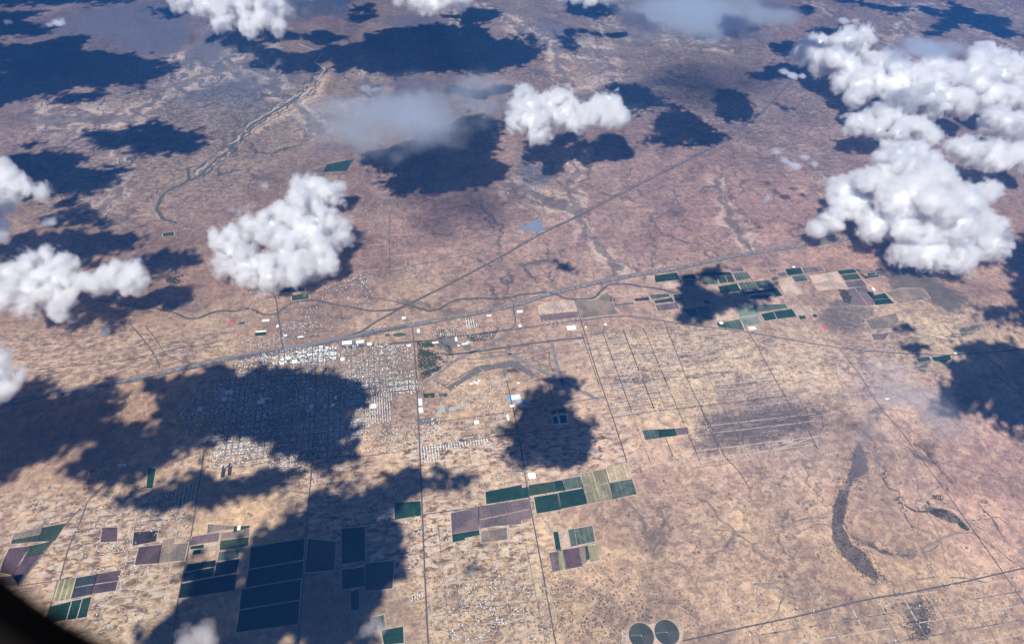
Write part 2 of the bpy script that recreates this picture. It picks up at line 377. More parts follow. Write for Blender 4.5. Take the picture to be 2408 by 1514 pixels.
# ------------------------------------------------------------------ unseen clouds, added and shaped to cast the wide shadows on the plain
SHADOWS = [
 ('over the town and the western desert', [(0,925),(60,900),(100,893),(150,905),(215,920),(228,940),(218,965),(250,990),(330,985),(352,950),(345,930),(300,905),(275,905),(330,890),(440,872),(530,850),(560,880),(620,857),(700,855),(770,870),(810,905),(865,910),(875,935),(850,975),(862,1030),(835,1080),(800,1075),(770,1110),(690,1110),(640,1060),(610,1040),(550,1045),(490,1060),(430,1075),(380,1095),(330,1115),(270,1140),(230,1145),(165,1110),(150,1090),(200,1050),(100,1085),(30,1120),(-60,1160),(-60,925)]),
 ('over the trailer rows south of town', [(273,1176),(333,1159),(410,1139),(467,1116),(500,1123),(567,1109),(610,1106),(660,1100),(735,1105),(727,1129),(683,1149),(633,1163),(520,1196),(450,1206),(400,1209),(333,1203),(293,1193)]),
 ('over the dark farm fields at the bottom', [(740,1150),(803,1146),(863,1139),(903,1109),(986,1106),(1003,1113),(1050,1099),(1070,1113),(1110,1109),(1126,1143),(1086,1163),(1036,1156),(990,1163),(985,1195),(930,1200),(905,1215),(950,1225),(960,1256),(976,1276),(990,1326),(970,1376),(930,1393),(905,1430),(895,1490),(880,1560),(320,1560),(335,1500),(345,1470),(380,1440),(410,1413),(422,1390),(430,1330),(510,1312),(575,1290),(587,1262),(650,1240),(667,1222),(723,1169)]),
 ('over the twin ponds east of town', [(1260,885),(1336,881),(1370,901),(1353,915),(1350,928),(1336,955),(1353,968),(1400,981),(1404,1010),(1400,1062),(1383,1093),(1363,1116),(1323,1109),(1270,1093),(1233,1106),(1203,1093),(1193,1073),(1196,1050),(1170,1036),(1157,1022),(1180,1005),(1210,985),(1205,965),(1225,940),(1246,918),(1286,908)]),
 ('over the apron, a small tuft', [(1185,875),(1205,860),(1222,872),(1200,885)]),
 ('over the plain north of the farm fields', [(846,383),(886,353),(960,335),(1036,297),(1086,267),(1136,268),(1163,287),(1176,313),(1153,337),(1156,360),(1203,387),(1209,403),(1190,423),(1143,447),(1070,460),(1010,463),(936,453),(920,433),(880,400)]),
 ('over the far hills at top centre', [(775,120),(803,117),(870,83),(920,63),(1070,57),(1036,37),(1103,27),(1170,20),(1196,43),(1136,63),(1163,90),(1236,97),(1286,130),(1236,150),(1136,177),(1070,177),(970,173),(926,183),(870,177),(823,167),(770,165),(755,145)]),
 ('beside the far hills, a small one', [(1310,100),(1350,95),(1375,120),(1360,140),(1330,135)]),
 ('over the far western plain', [(-60,113),(67,100),(193,88),(213,100),(197,117),(233,120),(277,128),(310,123),(377,143),(427,163),(400,183),(333,200),(267,207),(200,213),(100,230),(-60,258)]),
 ('beside the far western plain, a narrow one', [(100,233),(230,213),(215,237),(170,250),(130,245)]),
 ('in the top left corner of the land', [(-60,-10),(350,-10),(310,10),(60,14),(-60,18)]),
 ('below the top left corner', [(-40,35),(110,25),(60,50),(115,70),(115,82),(50,90),(-40,88)]),
 ('beside the far gravel hill', [(350,30),(430,16),(450,35),(400,52)]),
 ('over the dry river in the west', [(200,317),(300,300),(353,288),(400,293),(443,300),(467,303),(493,317),(473,347),(433,363),(360,373),(300,363),(293,350),(227,350),(217,333)]),
 ('over the western plain below the dry river', [(-7,385),(7,370),(50,357),(83,363),(167,360),(200,373),(190,393),(250,390),(313,397),(267,423),(200,457),(133,467),(33,480),(-20,470)]),
 ('over a scrap of western plain', [(25,347),(70,332),(108,338),(60,355)]),
 ('over the western desert above the puffy cloud', [(-40,575),(13,571),(67,551),(150,558),(233,545),(313,545),(370,561),(350,575),(283,595),(213,598),(200,611),(217,625),(133,621),(-40,625)]),
 ('over the pale green plot', [(273,618),(320,601),(383,591),(450,595),(480,615),(433,631),(400,645),(367,645),(343,665),(333,638),(300,628)]),
 ('beside the twin lobed cloud', [(1413,200),(1440,193),(1503,197),(1573,235),(1545,255),(1505,277),(1470,275),(1440,240)]),
 ('over the plain left of the highway', [(1535,285),(1560,250),(1600,247),(1640,275),(1700,315),(1690,335),(1640,348),(1580,345),(1510,340),(1550,320)]),
 ('over the low hill left of the highway', [(1666,237),(1693,213),(1733,213),(1753,240),(1780,270),(1775,283),(1716,297),(1680,277)]),
 ('left of the long cloud bank', [(1806,103),(1846,95),(1880,103),(1863,133),(1840,137),(1813,120)]),
 ('over the highway by the cloud bank', [(1760,180),(1806,157),(1840,150),(1890,163),(1956,187),(1923,193),(1806,192)]),
 ('in the top right of the land', [(1980,-6),(2100,17),(2173,13),(2222,27),(2240,10),(2366,43),(2355,63),(2405,83),(2390,103),(2340,87),(2272,63),(2190,82),(2206,63),(2222,43),(2172,35),(2060,22),(1960,8)]),
 ('over the far highway', [(1893,73),(1973,60),(2056,70),(2000,90),(1906,87)]),
 ('beyond the far highway', [(1846,20),(1906,10),(1933,30),(1890,40)]),
 ('under the grey veil at the top', [(1610,85),(1680,72),(1790,62),(1750,85),(1640,95)]),
 ('on the far plain at the top', [(1330,5),(1440,10),(1460,30),(1400,45),(1340,30)]),
 ('right of the far white cloud', [(830,15),(870,10),(890,40),(850,60),(820,50)]),
 ('at the right edge below the domed cloud', [(2345,575),(2460,545),(2460,765),(2340,760),(2270,742),(2300,725),(2380,715),(2370,650)]),
 ('at the right edge over the grey plain', [(2200,850),(2240,830),(2245,808),(2310,815),(2460,820),(2460,1035),(2330,1018),(2270,970),(2215,960),(2205,905),(2225,880)]),
 ('over the crossing near the last fields', [(2120,815),(2160,800),(2195,825),(2150,832)]),
 ('over the open plain by the old highway', [(1300,628),(1335,624),(1360,636),(1335,645)]),
 ('over the irrigated fields by the highway', [(1600,640),(1690,630),(1705,652),(1640,668),(1690,690),(1780,685),(1830,665),(1838,690),(1790,705),(1740,725),(1700,740),(1650,765),(1600,745),(1590,700),(1600,670)]),
 ('over the brown field by the river', [(2095,755),(2130,748),(2140,775),(2105,785)]),
 ('over the lone farm plot', [(340,1262),(365,1248),(372,1262),(350,1278)]),
]
def cloud_white():
    m, nt, N, L, p = nodes('cloud white'); rough(p, 1.0, 0.0)
    p.inputs['Base Color'].default_value = (.74, .75, .77, 1)
    return m
WHITE = cloud_white()
HC = 10600.0
def shadow_cloud(where, pts):
    P = wpoly(pts); A = np.array(P)
    st = 46.0
    x0, y0 = A.min(0) - 300; x1, y1 = A.max(0) + 300
    big = max(x1 - x0, y1 - y0)
    if big > 9000: st = 62.0
    xs = np.arange(x0, x1, st); ys = np.arange(y0, y1, st)
    X, Y = np.meshgrid(xs, ys)
    s = sdist(X, Y, P)
    amp = 430 if big > 3500 else 300
    dist = math.hypot(*A.mean(0)); amp *= .7 + dist / 22000
    n = fbm(X, Y, 1000, 7, .74) + .55 * fbm(X + 3000, Y * 1.9, 260, 4, .7)
    val = s + amp * 2.0 * n + 60
    holes = fbm(X * .8 + 7000, Y * 1.6, 700, 5, .65)
    pr = np.clip(val / 230, 0, 1) * (1 - .75 * np.clip((holes - .12) / .10, 0, 1))
    keep = (rng.random(X.shape) < pr) & (val > 0)
    keep |= (val > 260) & (holes < .13)
    keep[0, :] = keep[-1, :] = False; keep[:, 0] = keep[:, -1] = False
    ny, nx = keep.shape
    vid = -np.ones((ny + 1, nx + 1), int)
    jj, ii = np.nonzero(keep)
    for dj, di in ((0, 0), (0, 1), (1, 0), (1, 1)): vid[jj + dj, ii + di] = 0
    vj, vi = np.nonzero(vid == 0); nv = len(vj); vid[vj, vi] = np.arange(nv)
    if nv == 0: return
    cx, cy = A.mean(0)
    vx = x0 + (vi - .5) * st + rng.uniform(-.3, .3, nv) * st; vy = y0 + (vj - .5) * st + rng.uniform(-.3, .3, nv) * st
    th = 60 + 260 * np.clip(sdist(vx, vy, P) / 900, 0, 1) * (1 + fbm(vx, vy, 500, 4))
    top = np.stack([vx - cx, vy - cy, th], 1); bot = np.stack([vx - cx, vy - cy, np.zeros(nv)], 1)
    a, b, c, d = vid[jj, ii], vid[jj, ii + 1], vid[jj + 1, ii + 1], vid[jj + 1, ii]
    faces = [np.stack([a, b, c, d], 1), np.stack([d + nv, c + nv, b + nv, a + nv], 1)]
    for (dj, di, e0, e1) in ((-1, 0, a, b), (1, 0, c, d), (0, 1, b, c), (0, -1, d, a)):
        k = ~keep[np.clip(jj + dj, 0, ny - 1), np.clip(ii + di, 0, nx - 1)]
        faces.append(np.stack([e1[k], e0[k], e0[k] + nv, e1[k] + nv], 1))
    q = np.concatenate(faces)
    me = bpy.data.meshes.new('shadow_cloud')
    me.vertices.add(2 * nv); me.vertices.foreach_set('co', np.concatenate([top, bot]).ravel())
    me.loops.add(q.size); me.polygons.add(len(q)); me.loops.foreach_set('vertex_index', q.ravel().astype(np.int32)); me.polygons.foreach_set('loop_start', np.arange(len(q)) * 4)
    me.update(calc_edges=True)
    o = link('shadow_cloud', me, WHITE, loc=(cx - SHX * HC, cy - SHY * HC, HC))
    tag(o, 'unseen flat ragged cloud shaped to cast the shadow ' + where, 'cloud', 'unseen clouds added to cast shadows')
for w_, p_ in SHADOWS: shadow_cloud(w_, p_)

# ------------------------------------------------------------------ clouds in view
def vapour_mat(name, dens, colr=(1, 1, 1, 1)):
    m = bpy.data.materials.new(name); m.use_nodes = True; nt = m.node_tree; nt.nodes.remove(nt.nodes['Principled BSDF'])
    pv = nt.nodes.new('ShaderNodeVolumePrincipled'); pv.inputs['Color'].default_value = colr; pv.inputs['Density'].default_value = dens
    pv.inputs['Anisotropy'].default_value = .25
    nt.links.new(pv.outputs[0], nt.nodes['Material Output'].inputs['Volume'])
    return m
VAP = vapour_mat('cloud vapour', .048, (1.0, 1.0, 1.0, 1))
THIN = vapour_mat('thin vapour', .016, (.93, .96, 1, 1))
WISPW = vapour_mat('dense wisp vapour', .022)
VEIL = vapour_mat('veil vapour', .0065, (.72, .80, .90, 1))

def vapour(parent, pts, mat, vox, nscale, namp, reach, soft, src=None, zs=1.0, name='vapour', squash=None, billow=False, streaky=False):
    """volume round a source mesh: density falls with the distance to it, eroded by noise"""
    hm = bpy.data.meshes.new(name); h = bpy.data.objects.new(name, hm); COL.objects.link(h)
    if parent is not None: h.parent = parent
    ng = bpy.data.node_groups.new(name, 'GeometryNodeTree')
    ng.interface.new_socket('Geometry', in_out='OUTPUT', socket_type='NodeSocketGeometry')
    ng.interface.new_socket('Geometry', in_out='INPUT', socket_type='NodeSocketGeometry')
    g = G(ng); N, L = g.N, g.L
    pos = N.new('GeometryNodeInputPosition').outputs[0]
    if src is not None:
        oi = N.new('GeometryNodeObjectInfo'); oi.inputs['Object'].default_value = src; oi.transform_space = 'RELATIVE'
        pr = N.new('GeometryNodeProximity'); L.new(oi.outputs['Geometry'], pr.inputs[0]); dist = pr.outputs['Distance']
    vec = pos
    if squash:
        mp = N.new('ShaderNodeVectorMath'); mp.operation = 'MULTIPLY'; L.new(pos, mp.inputs[0]); mp.inputs[1].default_value = squash; vec = mp.outputs[0]
        rt = N.new('ShaderNodeVectorRotate'); rt.rotation_type = 'Z_AXIS'; L.new(vec, rt.inputs['Vector']); vec = rt.outputs[0]
    n = g.noise(vec, 1 / nscale, 9, .70, .5)
    a = g.m('MULTIPLY', g.m('SUBTRACT', n, .5), namp)
    if streaky:  # long fibres blown across the sheet
        mp = N.new('ShaderNodeVectorMath'); mp.operation = 'MULTIPLY'; L.new(pos, mp.inputs[0]); mp.inputs[1].default_value = (1.0, 3.2, 1.0)
        a = g.m('ADD', a, g.m('MULTIPLY', g.m('SUBTRACT', g.noise(mp.outputs[0], 1 / 900, 7, .68, 1.0), .5), namp * 1.5))
    if billow:   # rounded lobes with creases between them, broken up by finer noise
        b1 = g.m('ABSOLUTE', g.m('SUBTRACT', g.noise(vec, 1 / 520, 1, .5, .4), .5)); b2 = g.m('ABSOLUTE', g.m('SUBTRACT', g.noise(vec, 1 / 190, 1, .5, .3), .5))
        a = g.m('ADD', g.m('MULTIPLY', a, 1.15), g.m('ADD', g.m('MULTIPLY', b1, 430.0), g.m('MULTIPLY', b2, 330.0)))
    if src is not None:
        e = g.m('SUBTRACT', g.m('ADD', a, reach), dist)
    else:   # flat sheet / loose wisp: ellipsoid fall-off
        best = None
        for (x, y, z, rx, rz) in pts:
            sub = N.new('ShaderNodeVectorMath'); sub.operation = 'SUBTRACT'; L.new(pos, sub.inputs[0]); sub.inputs[1].default_value = (x, y, z)
            mu = N.new('ShaderNodeVectorMath'); mu.operation = 'MULTIPLY'; L.new(sub.outputs[0], mu.inputs[0]); mu.inputs[1].default_value = (1, 1, rx / rz)
            le = N.new('ShaderNodeVectorMath'); le.operation = 'LENGTH'; L.new(mu.outputs[0], le.inputs[0])
            dd = g.m('SUBTRACT', float(rx), le.outputs['Value'])
            best = dd if best is None else g.m('SMOOTH_MAX', best, dd, 80.0)
        e = g.m('ADD', best, a)
    den = g.m('DIVIDE', e, soft * (2.1 if billow else 1.0)); cl = N.new('ShaderNodeClamp'); L.new(den, cl.inputs[0])
    vc = N.new('GeometryNodeVolumeCube'); L.new(g.m('POWER', cl.outputs[0], 1.7 if billow else 1.0), vc.inputs['Density'])
    if src is not None:
        mn = [min(q[i] - q[3] for q in pts) - 280 for i in range(3)]; mx = [max(q[i] + q[3] for q in pts) + 280 for i in range(3)]
    else:
        mn = [min(q[i] - q[3] for q in pts) - namp * .3 for i in range(2)] + [min(q[2] - q[4] for q in pts) - 60]
        mx = [max(q[i] + q[3] for q in pts) + namp * .3 for i in range(2)] + [max(q[2] + q[4] for q in pts) + 60]
    vc.inputs['Min'].default_value = mn; vc.inputs['Max'].default_value = mx
    for i, k in enumerate(('Resolution X', 'Resolution Y', 'Resolution Z')):
        vc.inputs[k].default_value = int(max(6, (mx[i] - mn[i]) / (vox if i < 2 else vox * zs)))
    sm = N.new('GeometryNodeSetMaterial'); L.new(vc.outputs[0], sm.inputs[0]); sm.inputs['Material'].default_value = mat
    go = N.new('NodeGroupOutput'); N.new('NodeGroupInput'); L.new(sm.outputs[0], go.inputs[0])
    hm.materials.append(mat)
    md = h.modifiers.new('vapour', 'NODES'); md.node_group = ng
    return h

def cloud(label, puffs, base, vox=22, extra=3, dome=0.0, shrink=.50, strength=.8, group=None, mat=None, flat=1.0):
    """puffs: (sheet x, sheet y, sheet radius[, extra height])"""
    rr = random.Random(len(label) * 7 + len(puffs))
    W = []
    for pf in puffs:
        px, py, r = pf[:3]; ez = pf[3] if len(pf) > 3 else 0
        x, y = at(px, py, base); R = r * depth(x, y, base) / F
        z = base + R * .35 + ez
        x, y = at(px, py, z)
        W.append((x, y, z, R * shrink))
        for k in range(extra):
            a = rr.uniform(0, 6.28); f = rr.uniform(.55, .9); q = rr.uniform(.3, .55)
            W.append((x + math.cos(a) * R * f, y + math.sin(a) * R * f * .8, z + rr.uniform(-.1, .6) * R, R * q * shrink * 1.1))
    cx = sum(q[0] for q in W) / len(W); cy = sum(q[1] for q in W) / len(W)
    L_ = [(x - cx, y - cy, z - base, r) for x, y, z, r in W]
    bm = bmesh.new()
    for (x, y, z, r) in L_:
        bmesh.ops.create_icosphere(bm, subdivisions=3 if r > 150 else 2, radius=r, matrix=Matrix.Translation((x, y, z)) @ Matrix.Diagonal((1, 1, flat, 1)))
    me = bpy.data.meshes.new('cloud'); bm.to_mesh(me); bm.free()
    o = link('cloud', me, mat or WHITE, loc=(cx, cy, base))
    md = o.modifiers.new('r', 'REMESH'); md.mode = 'VOXEL'; md.voxel_size = vox; md.use_smooth_shade = True
    for sz, st in ((420, 210), (150, 60)):
        t = bpy.data.textures.new('billow', 'CLOUDS'); t.noise_scale = sz; t.noise_depth = 3; t.noise_type = 'SOFT_NOISE'
        d = o.modifiers.new('d', 'DISPLACE'); d.texture = t; d.texture_coords = 'LOCAL'; d.strength = st * strength; d.mid_level = .5
    tag(o, label, 'cloud', group)
    vapour(o, L_, VAP, vox * .85, 400, 660, 62 + 56 * shrink / .5, 105, src=o, billow=True)
    return o

cloud('white twin lobed puff alone left of the diagonal highway', [(1235,232,26),(1225,258,26),(1255,258,28),(1232,285,28),(1260,292,30),(1272,314,20),(1290,248,26),(1318,240,22),(1300,275,28),(1330,270,24),(1348,285,22),(1362,262,22),(1380,280,26),(1400,262,24),(1428,242,22),(1442,264,24),(1420,278,24),(1455,282,16),(1360,298,14)], 1300, 22, 2, strength=.8)
cloud('large bright domed cumulus at the right above the far fields', [(2125,410,52,700),(2065,440,62,450),(2010,475,50,200),(2135,470,95,600),(2215,475,68,400),(2280,510,42,200),(2180,535,80,250),(2070,520,58,150),(2250,560,55,100),(2320,520,20),(2195,590,42),(2270,605,34),(2325,580,26),(2250,622,16),(1955,515,28),(1928,540,14),(2195,410,36,400),(2110,375,32,700),(2150,368,28,600),(2100,350,20,600),(2300,455,26,250),(2330,540,24),(1985,440,26,200),(2140,590,34),(2360,575,13)], 500, 28, 4)
cloud('long white cloud bank reaching in from the right edge', [(1890,125,26),(1925,115,34),(1965,115,38),(2012,108,32,200),(2035,92,24,300),(1935,150,34),(1990,160,44,100),(2060,150,34),(1985,195,24),(2050,195,48),(2110,205,52),(2165,200,56,150),(2230,185,52,200),(2290,175,48,200),(2345,165,42,200),(2395,175,46),(2120,245,40),(2190,245,46),(2260,240,48),(2330,230,50),(2400,240,46),(2345,285,40),(2400,300,40),(2020,220,24),(2010,235,18),(2300,130,26),(2350,135,22),(2440,200,50),(2440,290,40)], 800, 32, 3)
cloud('lower lobe of white cloud between the long bank and the dome', [(2005,298,18),(2035,285,24),(2080,282,26),(2125,292,26),(2165,305,22),(2060,305,20),(2110,310,20),(2195,325,16)], 800, 26, 3)
cloud('grey shaded ragged cloud behind the right of the dome', [(2250,345,26),(2290,355,34),(2335,365,36),(2380,370,30),(2345,385,18),(2408,380,24)], 800, 26, 3, shrink=.46)
cloud('ragged white cloud north of town hiding the river road', [(705,440,22),(735,440,26),(770,455,26),(795,470,16),(700,470,30),(740,490,34),(690,510,34),(640,520,34),(600,535,26),(735,530,46),(780,545,34),(805,560,14),(565,560,24),(525,568,18),(650,565,42),(700,570,46),(770,585,36),(545,595,26),(530,620,20),(600,620,34),(655,620,44),(720,620,44),(765,620,26),(580,648,22),(640,655,26),(700,655,24)], 300, 26, 3, shrink=.44)
cloud('white cloud with a small round lobe at the left edge', [(100,622,22),(60,640,30),(20,655,34),(105,650,32),(150,650,32),(190,662,26),(225,668,14),(60,680,34),(15,695,30),(110,690,26),(150,700,16),(262,660,14),(290,650,22),(315,655,20),(300,672,14),(145,735,12),(60,722,16),(-20,670,34)], 850, 24, 3, shrink=.44)
cloud('ragged cloud at the left edge above the shaded desert', [(0,400,20),(10,430,26),(30,445,22),(62,445,11),(92,450,9),(5,475,26),(0,520,18),(5,560,14),(-20,430,30)], 1200, 22, 3, shrink=.38)
cloud('pale bluish cloud remnant at the left edge beside the dark plain', [(-10,860,26),(8,880,24),(28,880,16),(0,915,18),(-20,900,30)], 1500, 22, 2, shrink=.4)
cloud('far white cloud crossing the top edge of the picture', [(425,2,22),(465,12,28),(510,22,34),(560,30,42),(615,35,40),(665,28,38),(715,18,30),(760,10,30),(795,14,24),(600,58,22),(530,50,22),(650,60,16),(560,-15,45),(680,-15,45),(480,-15,30),(810,-5,18)], 1500, 34, 3, shrink=.46)
cloud('small white cloud on the top edge, second from the left', [(955,-4,20),(990,4,20),(1020,8,18),(1050,0,16),(1085,-4,14)], 3000, 32, 3)
cloud('row of tiny white cloud tips on the top edge', [(1325,-6,9),(1355,-6,9),(1390,-5,9),(1425,-6,10),(1445,-8,8)], 1500, 30, 2)

def wisp(label, spots, z, mat=THIN, vox=20, soft=90, nscale=260, namp=420, zr=.4, name='wisp_cloud'):
    pts = []; c0 = at(spots[0][0], spots[0][1], z)
    for (px, py, r) in spots:
        x, y = at(px, py, z); R = r * depth(x, y, z) / F
        pts.append((x - c0[0], y - c0[1], 0.0, R, max(50, R * zr)))
    h = vapour(None, pts, mat, vox, nscale, namp, 0, soft, zs=.7, name=name, streaky=(name == 'veil_cloud'))
    h.location = (c0[0], c0[1], z)
    tag(h, label, 'cloud', kind='stuff')
wisp('torn thin wisps left of the domed cloud', [(1825,355,14),(1845,378,16),(1870,390,18),(1890,370,12),(1915,385,10)], 1300)
wisp('single hooked wisp over the reddish plain', [(1805,462,12),(1800,475,7)], 1300)
wisp('torn wisps over the highway by the cloud bank', [(1845,168,14),(1865,180,16),(1885,180,12)], 1300)
wisp('faint far wisp above the highway', [(1985,48,14),(2010,50,10)], 1300)
wisp('faint wisps over the far western shade', [(140,52,18),(115,58,10),(20,52,10)], 2200)
wisp('small wisp at the edge of the grey veil', [(862,208,16),(885,212,14)], 900)
wisp('small round wisp beside the ragged cloud north of town', [(622,434,12)], 1400)
wisp('thin wisp over the left shaded desert', [(120,518,18),(140,510,12),(105,525,10)], 2200)
wisp('white wisp low over the dark fields at the bottom', [(470,1485,34),(500,1462,22),(440,1500,26),(490,1500,26),(430,1530,30)], 4800, mat=WISPW, vox=14, nscale=260, namp=330, zr=.5)
wisp('faint wisp above the dark green square field', [(880,1455,20),(865,1480,22),(895,1475,14)], 2200, mat=WISPW, vox=14, soft=200)
wisp('small faint wisp below the white left cloud', [(250,770,12),(240,785,14)], 1500, soft=160)
wisp('faint ragged wisp left of the ragged cloud', [(545,490,14),(580,485,14)], 1500, soft=260)
# thin grey veils
wisp('broad grey veil over the upper middle of the plain', [(960,255,190),(850,280,160),(1090,225,130),(780,330,90),(880,320,120),(1150,215,90)], 3200, VEIL, 90, 1600, 1500, 1700, .12, 'veil_cloud')
wisp('broad grey veil at the top, right of the middle', [(1650,30,170),(1550,50,120),(1770,25,110),(1650,60,120)], 2600, VEIL, 110, 1600, 1500, 1500, .11, 'veil_cloud')
wisp('grey veil lying on top of the long cloud bank', [(2180,115,70),(2110,130,50),(2240,110,50)], 2900, VEIL, 80, 500, 1500, 500, .2, 'veil_cloud')
wisp('pale veil over the plain left of the right dark shade', [(2100,900,110),(2180,950,90),(2060,1000,80),(2030,1110,50)], 2600, VEIL, 80, 1500, 1300, 1300, .26, 'veil_cloud')

# ------------------------------------------------------------------ ribbons: roads, tracks, washes
def z1(pts): return [(458.8 + x / 4.199, 704.6 + y / 4.199) for x, y in pts]
def z3(pts): return [(983.2 + x / 4.199, 704.6 + y / 4.199) for x, y in pts]

def surf(name, c, c2=None, scale=60, lo=.35, hi=.65, r=.95):
    m, nt, N, L, p = nodes(name); rough(p, r); g = G(nt)
    c2 = c2 or tuple(v * .75 for v in c)
    n = g.noise(g.pos(), 1 / scale, 5, .65)
    L.new(g.mix(g.step(n, lo, hi), col(c2), col(c)), p.inputs['Base Color'])
    return m
ASPH = surf('weathered asphalt', (.105, .10, .105), (.075, .072, .078), 150)
DARKR = surf('scrub lined road', (.070, .062, .060), (.125, .105, .09), 70)
DIRT = surf('graded dirt', (.56, .43, .31), (.42, .32, .24), 90)
FAINT = surf('faint dirt track', (.50, .41, .335), (.38, .31, .26), 90)
RIVER = surf('mesquite thicket', (.050, .055, .055), (.12, .105, .092), 55)
WASH = surf('scrub lined wash', (.10, .085, .078), (.30, .235, .19), 60)
GREENR = surf('riverside trees', (.045, .06, .048), (.10, .095, .078), 60)
CONC = surf('old concrete', (.22, .20, .19), (.155, .14, .14), 120)
BAL = surf('rail ballast', (.085, .08, .085), (.14, .125, .12), 90)

_lift = [0]
def ribbon(name, label, pts, width, mat, world_pts=False, wob=0.0, wvar=0.0, gap=0.0, lift=1.6, parent=None, kind='structure', add=None):
    P = [Vector(p) for p in (pts if world_pts else wpoly(pts))]
    out = []
    for a, b in zip(P[:-1], P[1:]):
        L_ = (b - a).length; n = max(1, int(L_ / 45))
        for i in range(n): out.append(a.lerp(b, i / n))
    out.append(P[-1])
    A = np.array([tuple(v) for v in out])
    if len(A) > 4 and wob >= 0 and not world_pts:
        for _ in range(3): A[1:-1] = A[1:-1] * .5 + (A[:-2] + A[2:]) * .25
    if wob:
        A[:, 0] += wob * 2 * fbm(A[:, 0] * 1.3, A[:, 1], 260, 4); A[:, 1] += wob * 2 * fbm(A[:, 0] + 4000, A[:, 1] * 1.3, 260, 4)
    T = np.gradient(A, axis=0); T /= np.linalg.norm(T, axis=1)[:, None] + 1e-9
    Nn = np.stack([-T[:, 1], T[:, 0]], 1)
    w = np.full(len(A), width / 2.0)
    if wvar: w = w * np.clip(1 + wvar * 3.2 * fbm(A[:, 0], A[:, 1] + 700, 150, 4), .12, 3)
    Lp = A + Nn * w[:, None]; Rp = A - Nn * w[:, None]
    c = A.mean(0)
    z = hgt(A[:, 0], A[:, 1]) + lift
    V_ = [(l[0] - c[0], l[1] - c[1], zz) for l, zz in zip(Lp, z)] + [(r_[0] - c[0], r_[1] - c[1], zz) for r_, zz in zip(Rp, z)]
    n = len(A); Fc = [(i, i + n, i + n + 1, i + 1) for i in range(n - 1)]
    if gap:
        gn = fbm(A[:, 0] + 2100, A[:, 1], 300, 3); Fc = [f for f in Fc if gn[f[0]] > gap - .5]
    if add is not None: add.append((np.array(V_) + np.array([c[0], c[1], 0]), Fc)); return None
    if not Fc: return None
    o = link(name, mesh(name, V_, Fc), mat, loc=(c[0], c[1], 0)); tag(o, label, kind=kind)
    if parent: o.parent = parent
    return o

def merged(name, label, parts, mat, kind='structure'):
    V_, F_ = [], []; o = 0
    for v, f in parts:
        V_.append(v); F_ += [tuple(i + o for i in q) for q in f]; o += len(v)
    if not F_: return
    ob = link(name, mesh(name, np.concatenate(V_), F_), mat); tag(ob, label, kind=kind)

# -- highways and railway
I10 = [(0,948),(80,930),(167,915),(293,893),(473,853),(533,840),(667,818),(803,792),(1000,755),(1096,737),(1210,713),(1303,684),(1430,654),(1520,639),(1600,626),(1706,603),(1839,581),(2006,558),(2130,545)]
RAIL = [(0,955),(167,921),(293,899),(473,860),(533,847),(667,827),(803,799),(1000,762),(1096,744),(1210,722),(1303,692),(1430,662),(1520,646),(1600,633),(1706,609),(1839,588),(2006,562),(2130,550)]
ribbon('interstate_road', 'pair of long pale grey highway lanes running the whole width north of town', I10, 34, surf('pale worn asphalt', (.20, .185, .185), (.15, .14, .145), 150), lift=2.6)
ribbon('highway_verge', 'dark scrubby strip along both sides of the highway and the railway', [(a[0] * .5 + b[0] * .5, a[1] * .5 + b[1] * .5) for a, b in zip([p for p in I10 if p[0] != 80], RAIL)], 135, WASH, wvar=.35, lift=1.2)
ribbon('railway', 'dark railway embankment just south of the long highway', RAIL, 26, BAL, lift=2.6)
ribbon('rail_yard', 'wide dark railway yard of sidings beside the town', [(560,842),(667,824),(735,812),(803,796),(880,780),(960,765)], 110, BAL, wvar=.2, lift=2.2)
for dd in (-24, 0, 22):
    P0 = wpoly([(667,822),(735,810),(803,795),(850,786)])
    ribbon('parked_train', 'pale line of rail wagons standing in the yard', [(x, y + dd) for x, y in P0], 7, surf('wagon roofs', (.34, .33, .33)), world_pts=True, lift=4.6)
ribbon('diagonal_road', 'straight dark road running from town up to the right into the far distance', [(740,812),(803,795),(850,780),(886,755),(970,711),(1053,670),(1186,600),(1270,551),(1370,504),(1486,443),(1606,383),(1703,333),(1766,287),(1793,267),(1833,223),(1860,195),(1900,140),(1933,87),(1953,50),(1993,0)], 46, DARKR, lift=2.8)
ribbon('diagonal_railway', 'second dark line beside the upper stretch of the diagonal road', [(1180,604),(1270,543),(1330,522),(1370,499),(1486,438),(1606,378),(1703,328),(1766,282),(1793,262),(1833,217),(1860,190),(1900,134),(1933,81)], 22, BAL, lift=2.4)
ribbon('diagonal_railway', 'dark branch line going left from the diagonal road past the scattered farms', [(1186,600),(1143,588),(1120,595),(1050,610),(980,622),(930,638),(880,650),(803,668),(740,690),(680,695)], 18, DARKR, lift=2.2)
ribbon('old_highway', 'dark two lane road leaving the town to the right and bending down past the last green fields', [(803,818),(900,810),(973,805),(1090,790),(1150,783),(1210,774),(1290,763),(1370,753),(1430,745),(1473,743),(1530,750),(1606,762),(1700,773),(1759,781),(1860,799),(1973,818),(2040,825),(2106,830),(2170,833),(2233,835),(2330,828),(2430,818)], 24, ASPH, lift=2.6)
ribbon('overpass_road', 'road curving down from the highway to the old highway', z3([(940,60),(945,120),(965,200),(955,255),(910,300),(830,300)]), 22, ASPH, lift=3.0)
ribbon('north_road', 'road curving out of the cloud and running straight down into the town', [(620,675),(635,682),(646,695),(651,715),(654,745),(660,780),(665,815),(668,830)], 26, ASPH, lift=3.4)
ribbon('frontage_road', 'dark street along the north side of town and the airport', z1([(1700,465),(1900,435),(2130,410),(2400,395)]) + z3([(200,375),(520,345),(800,305),(950,290)]), 22, ASPH, lift=2.7)
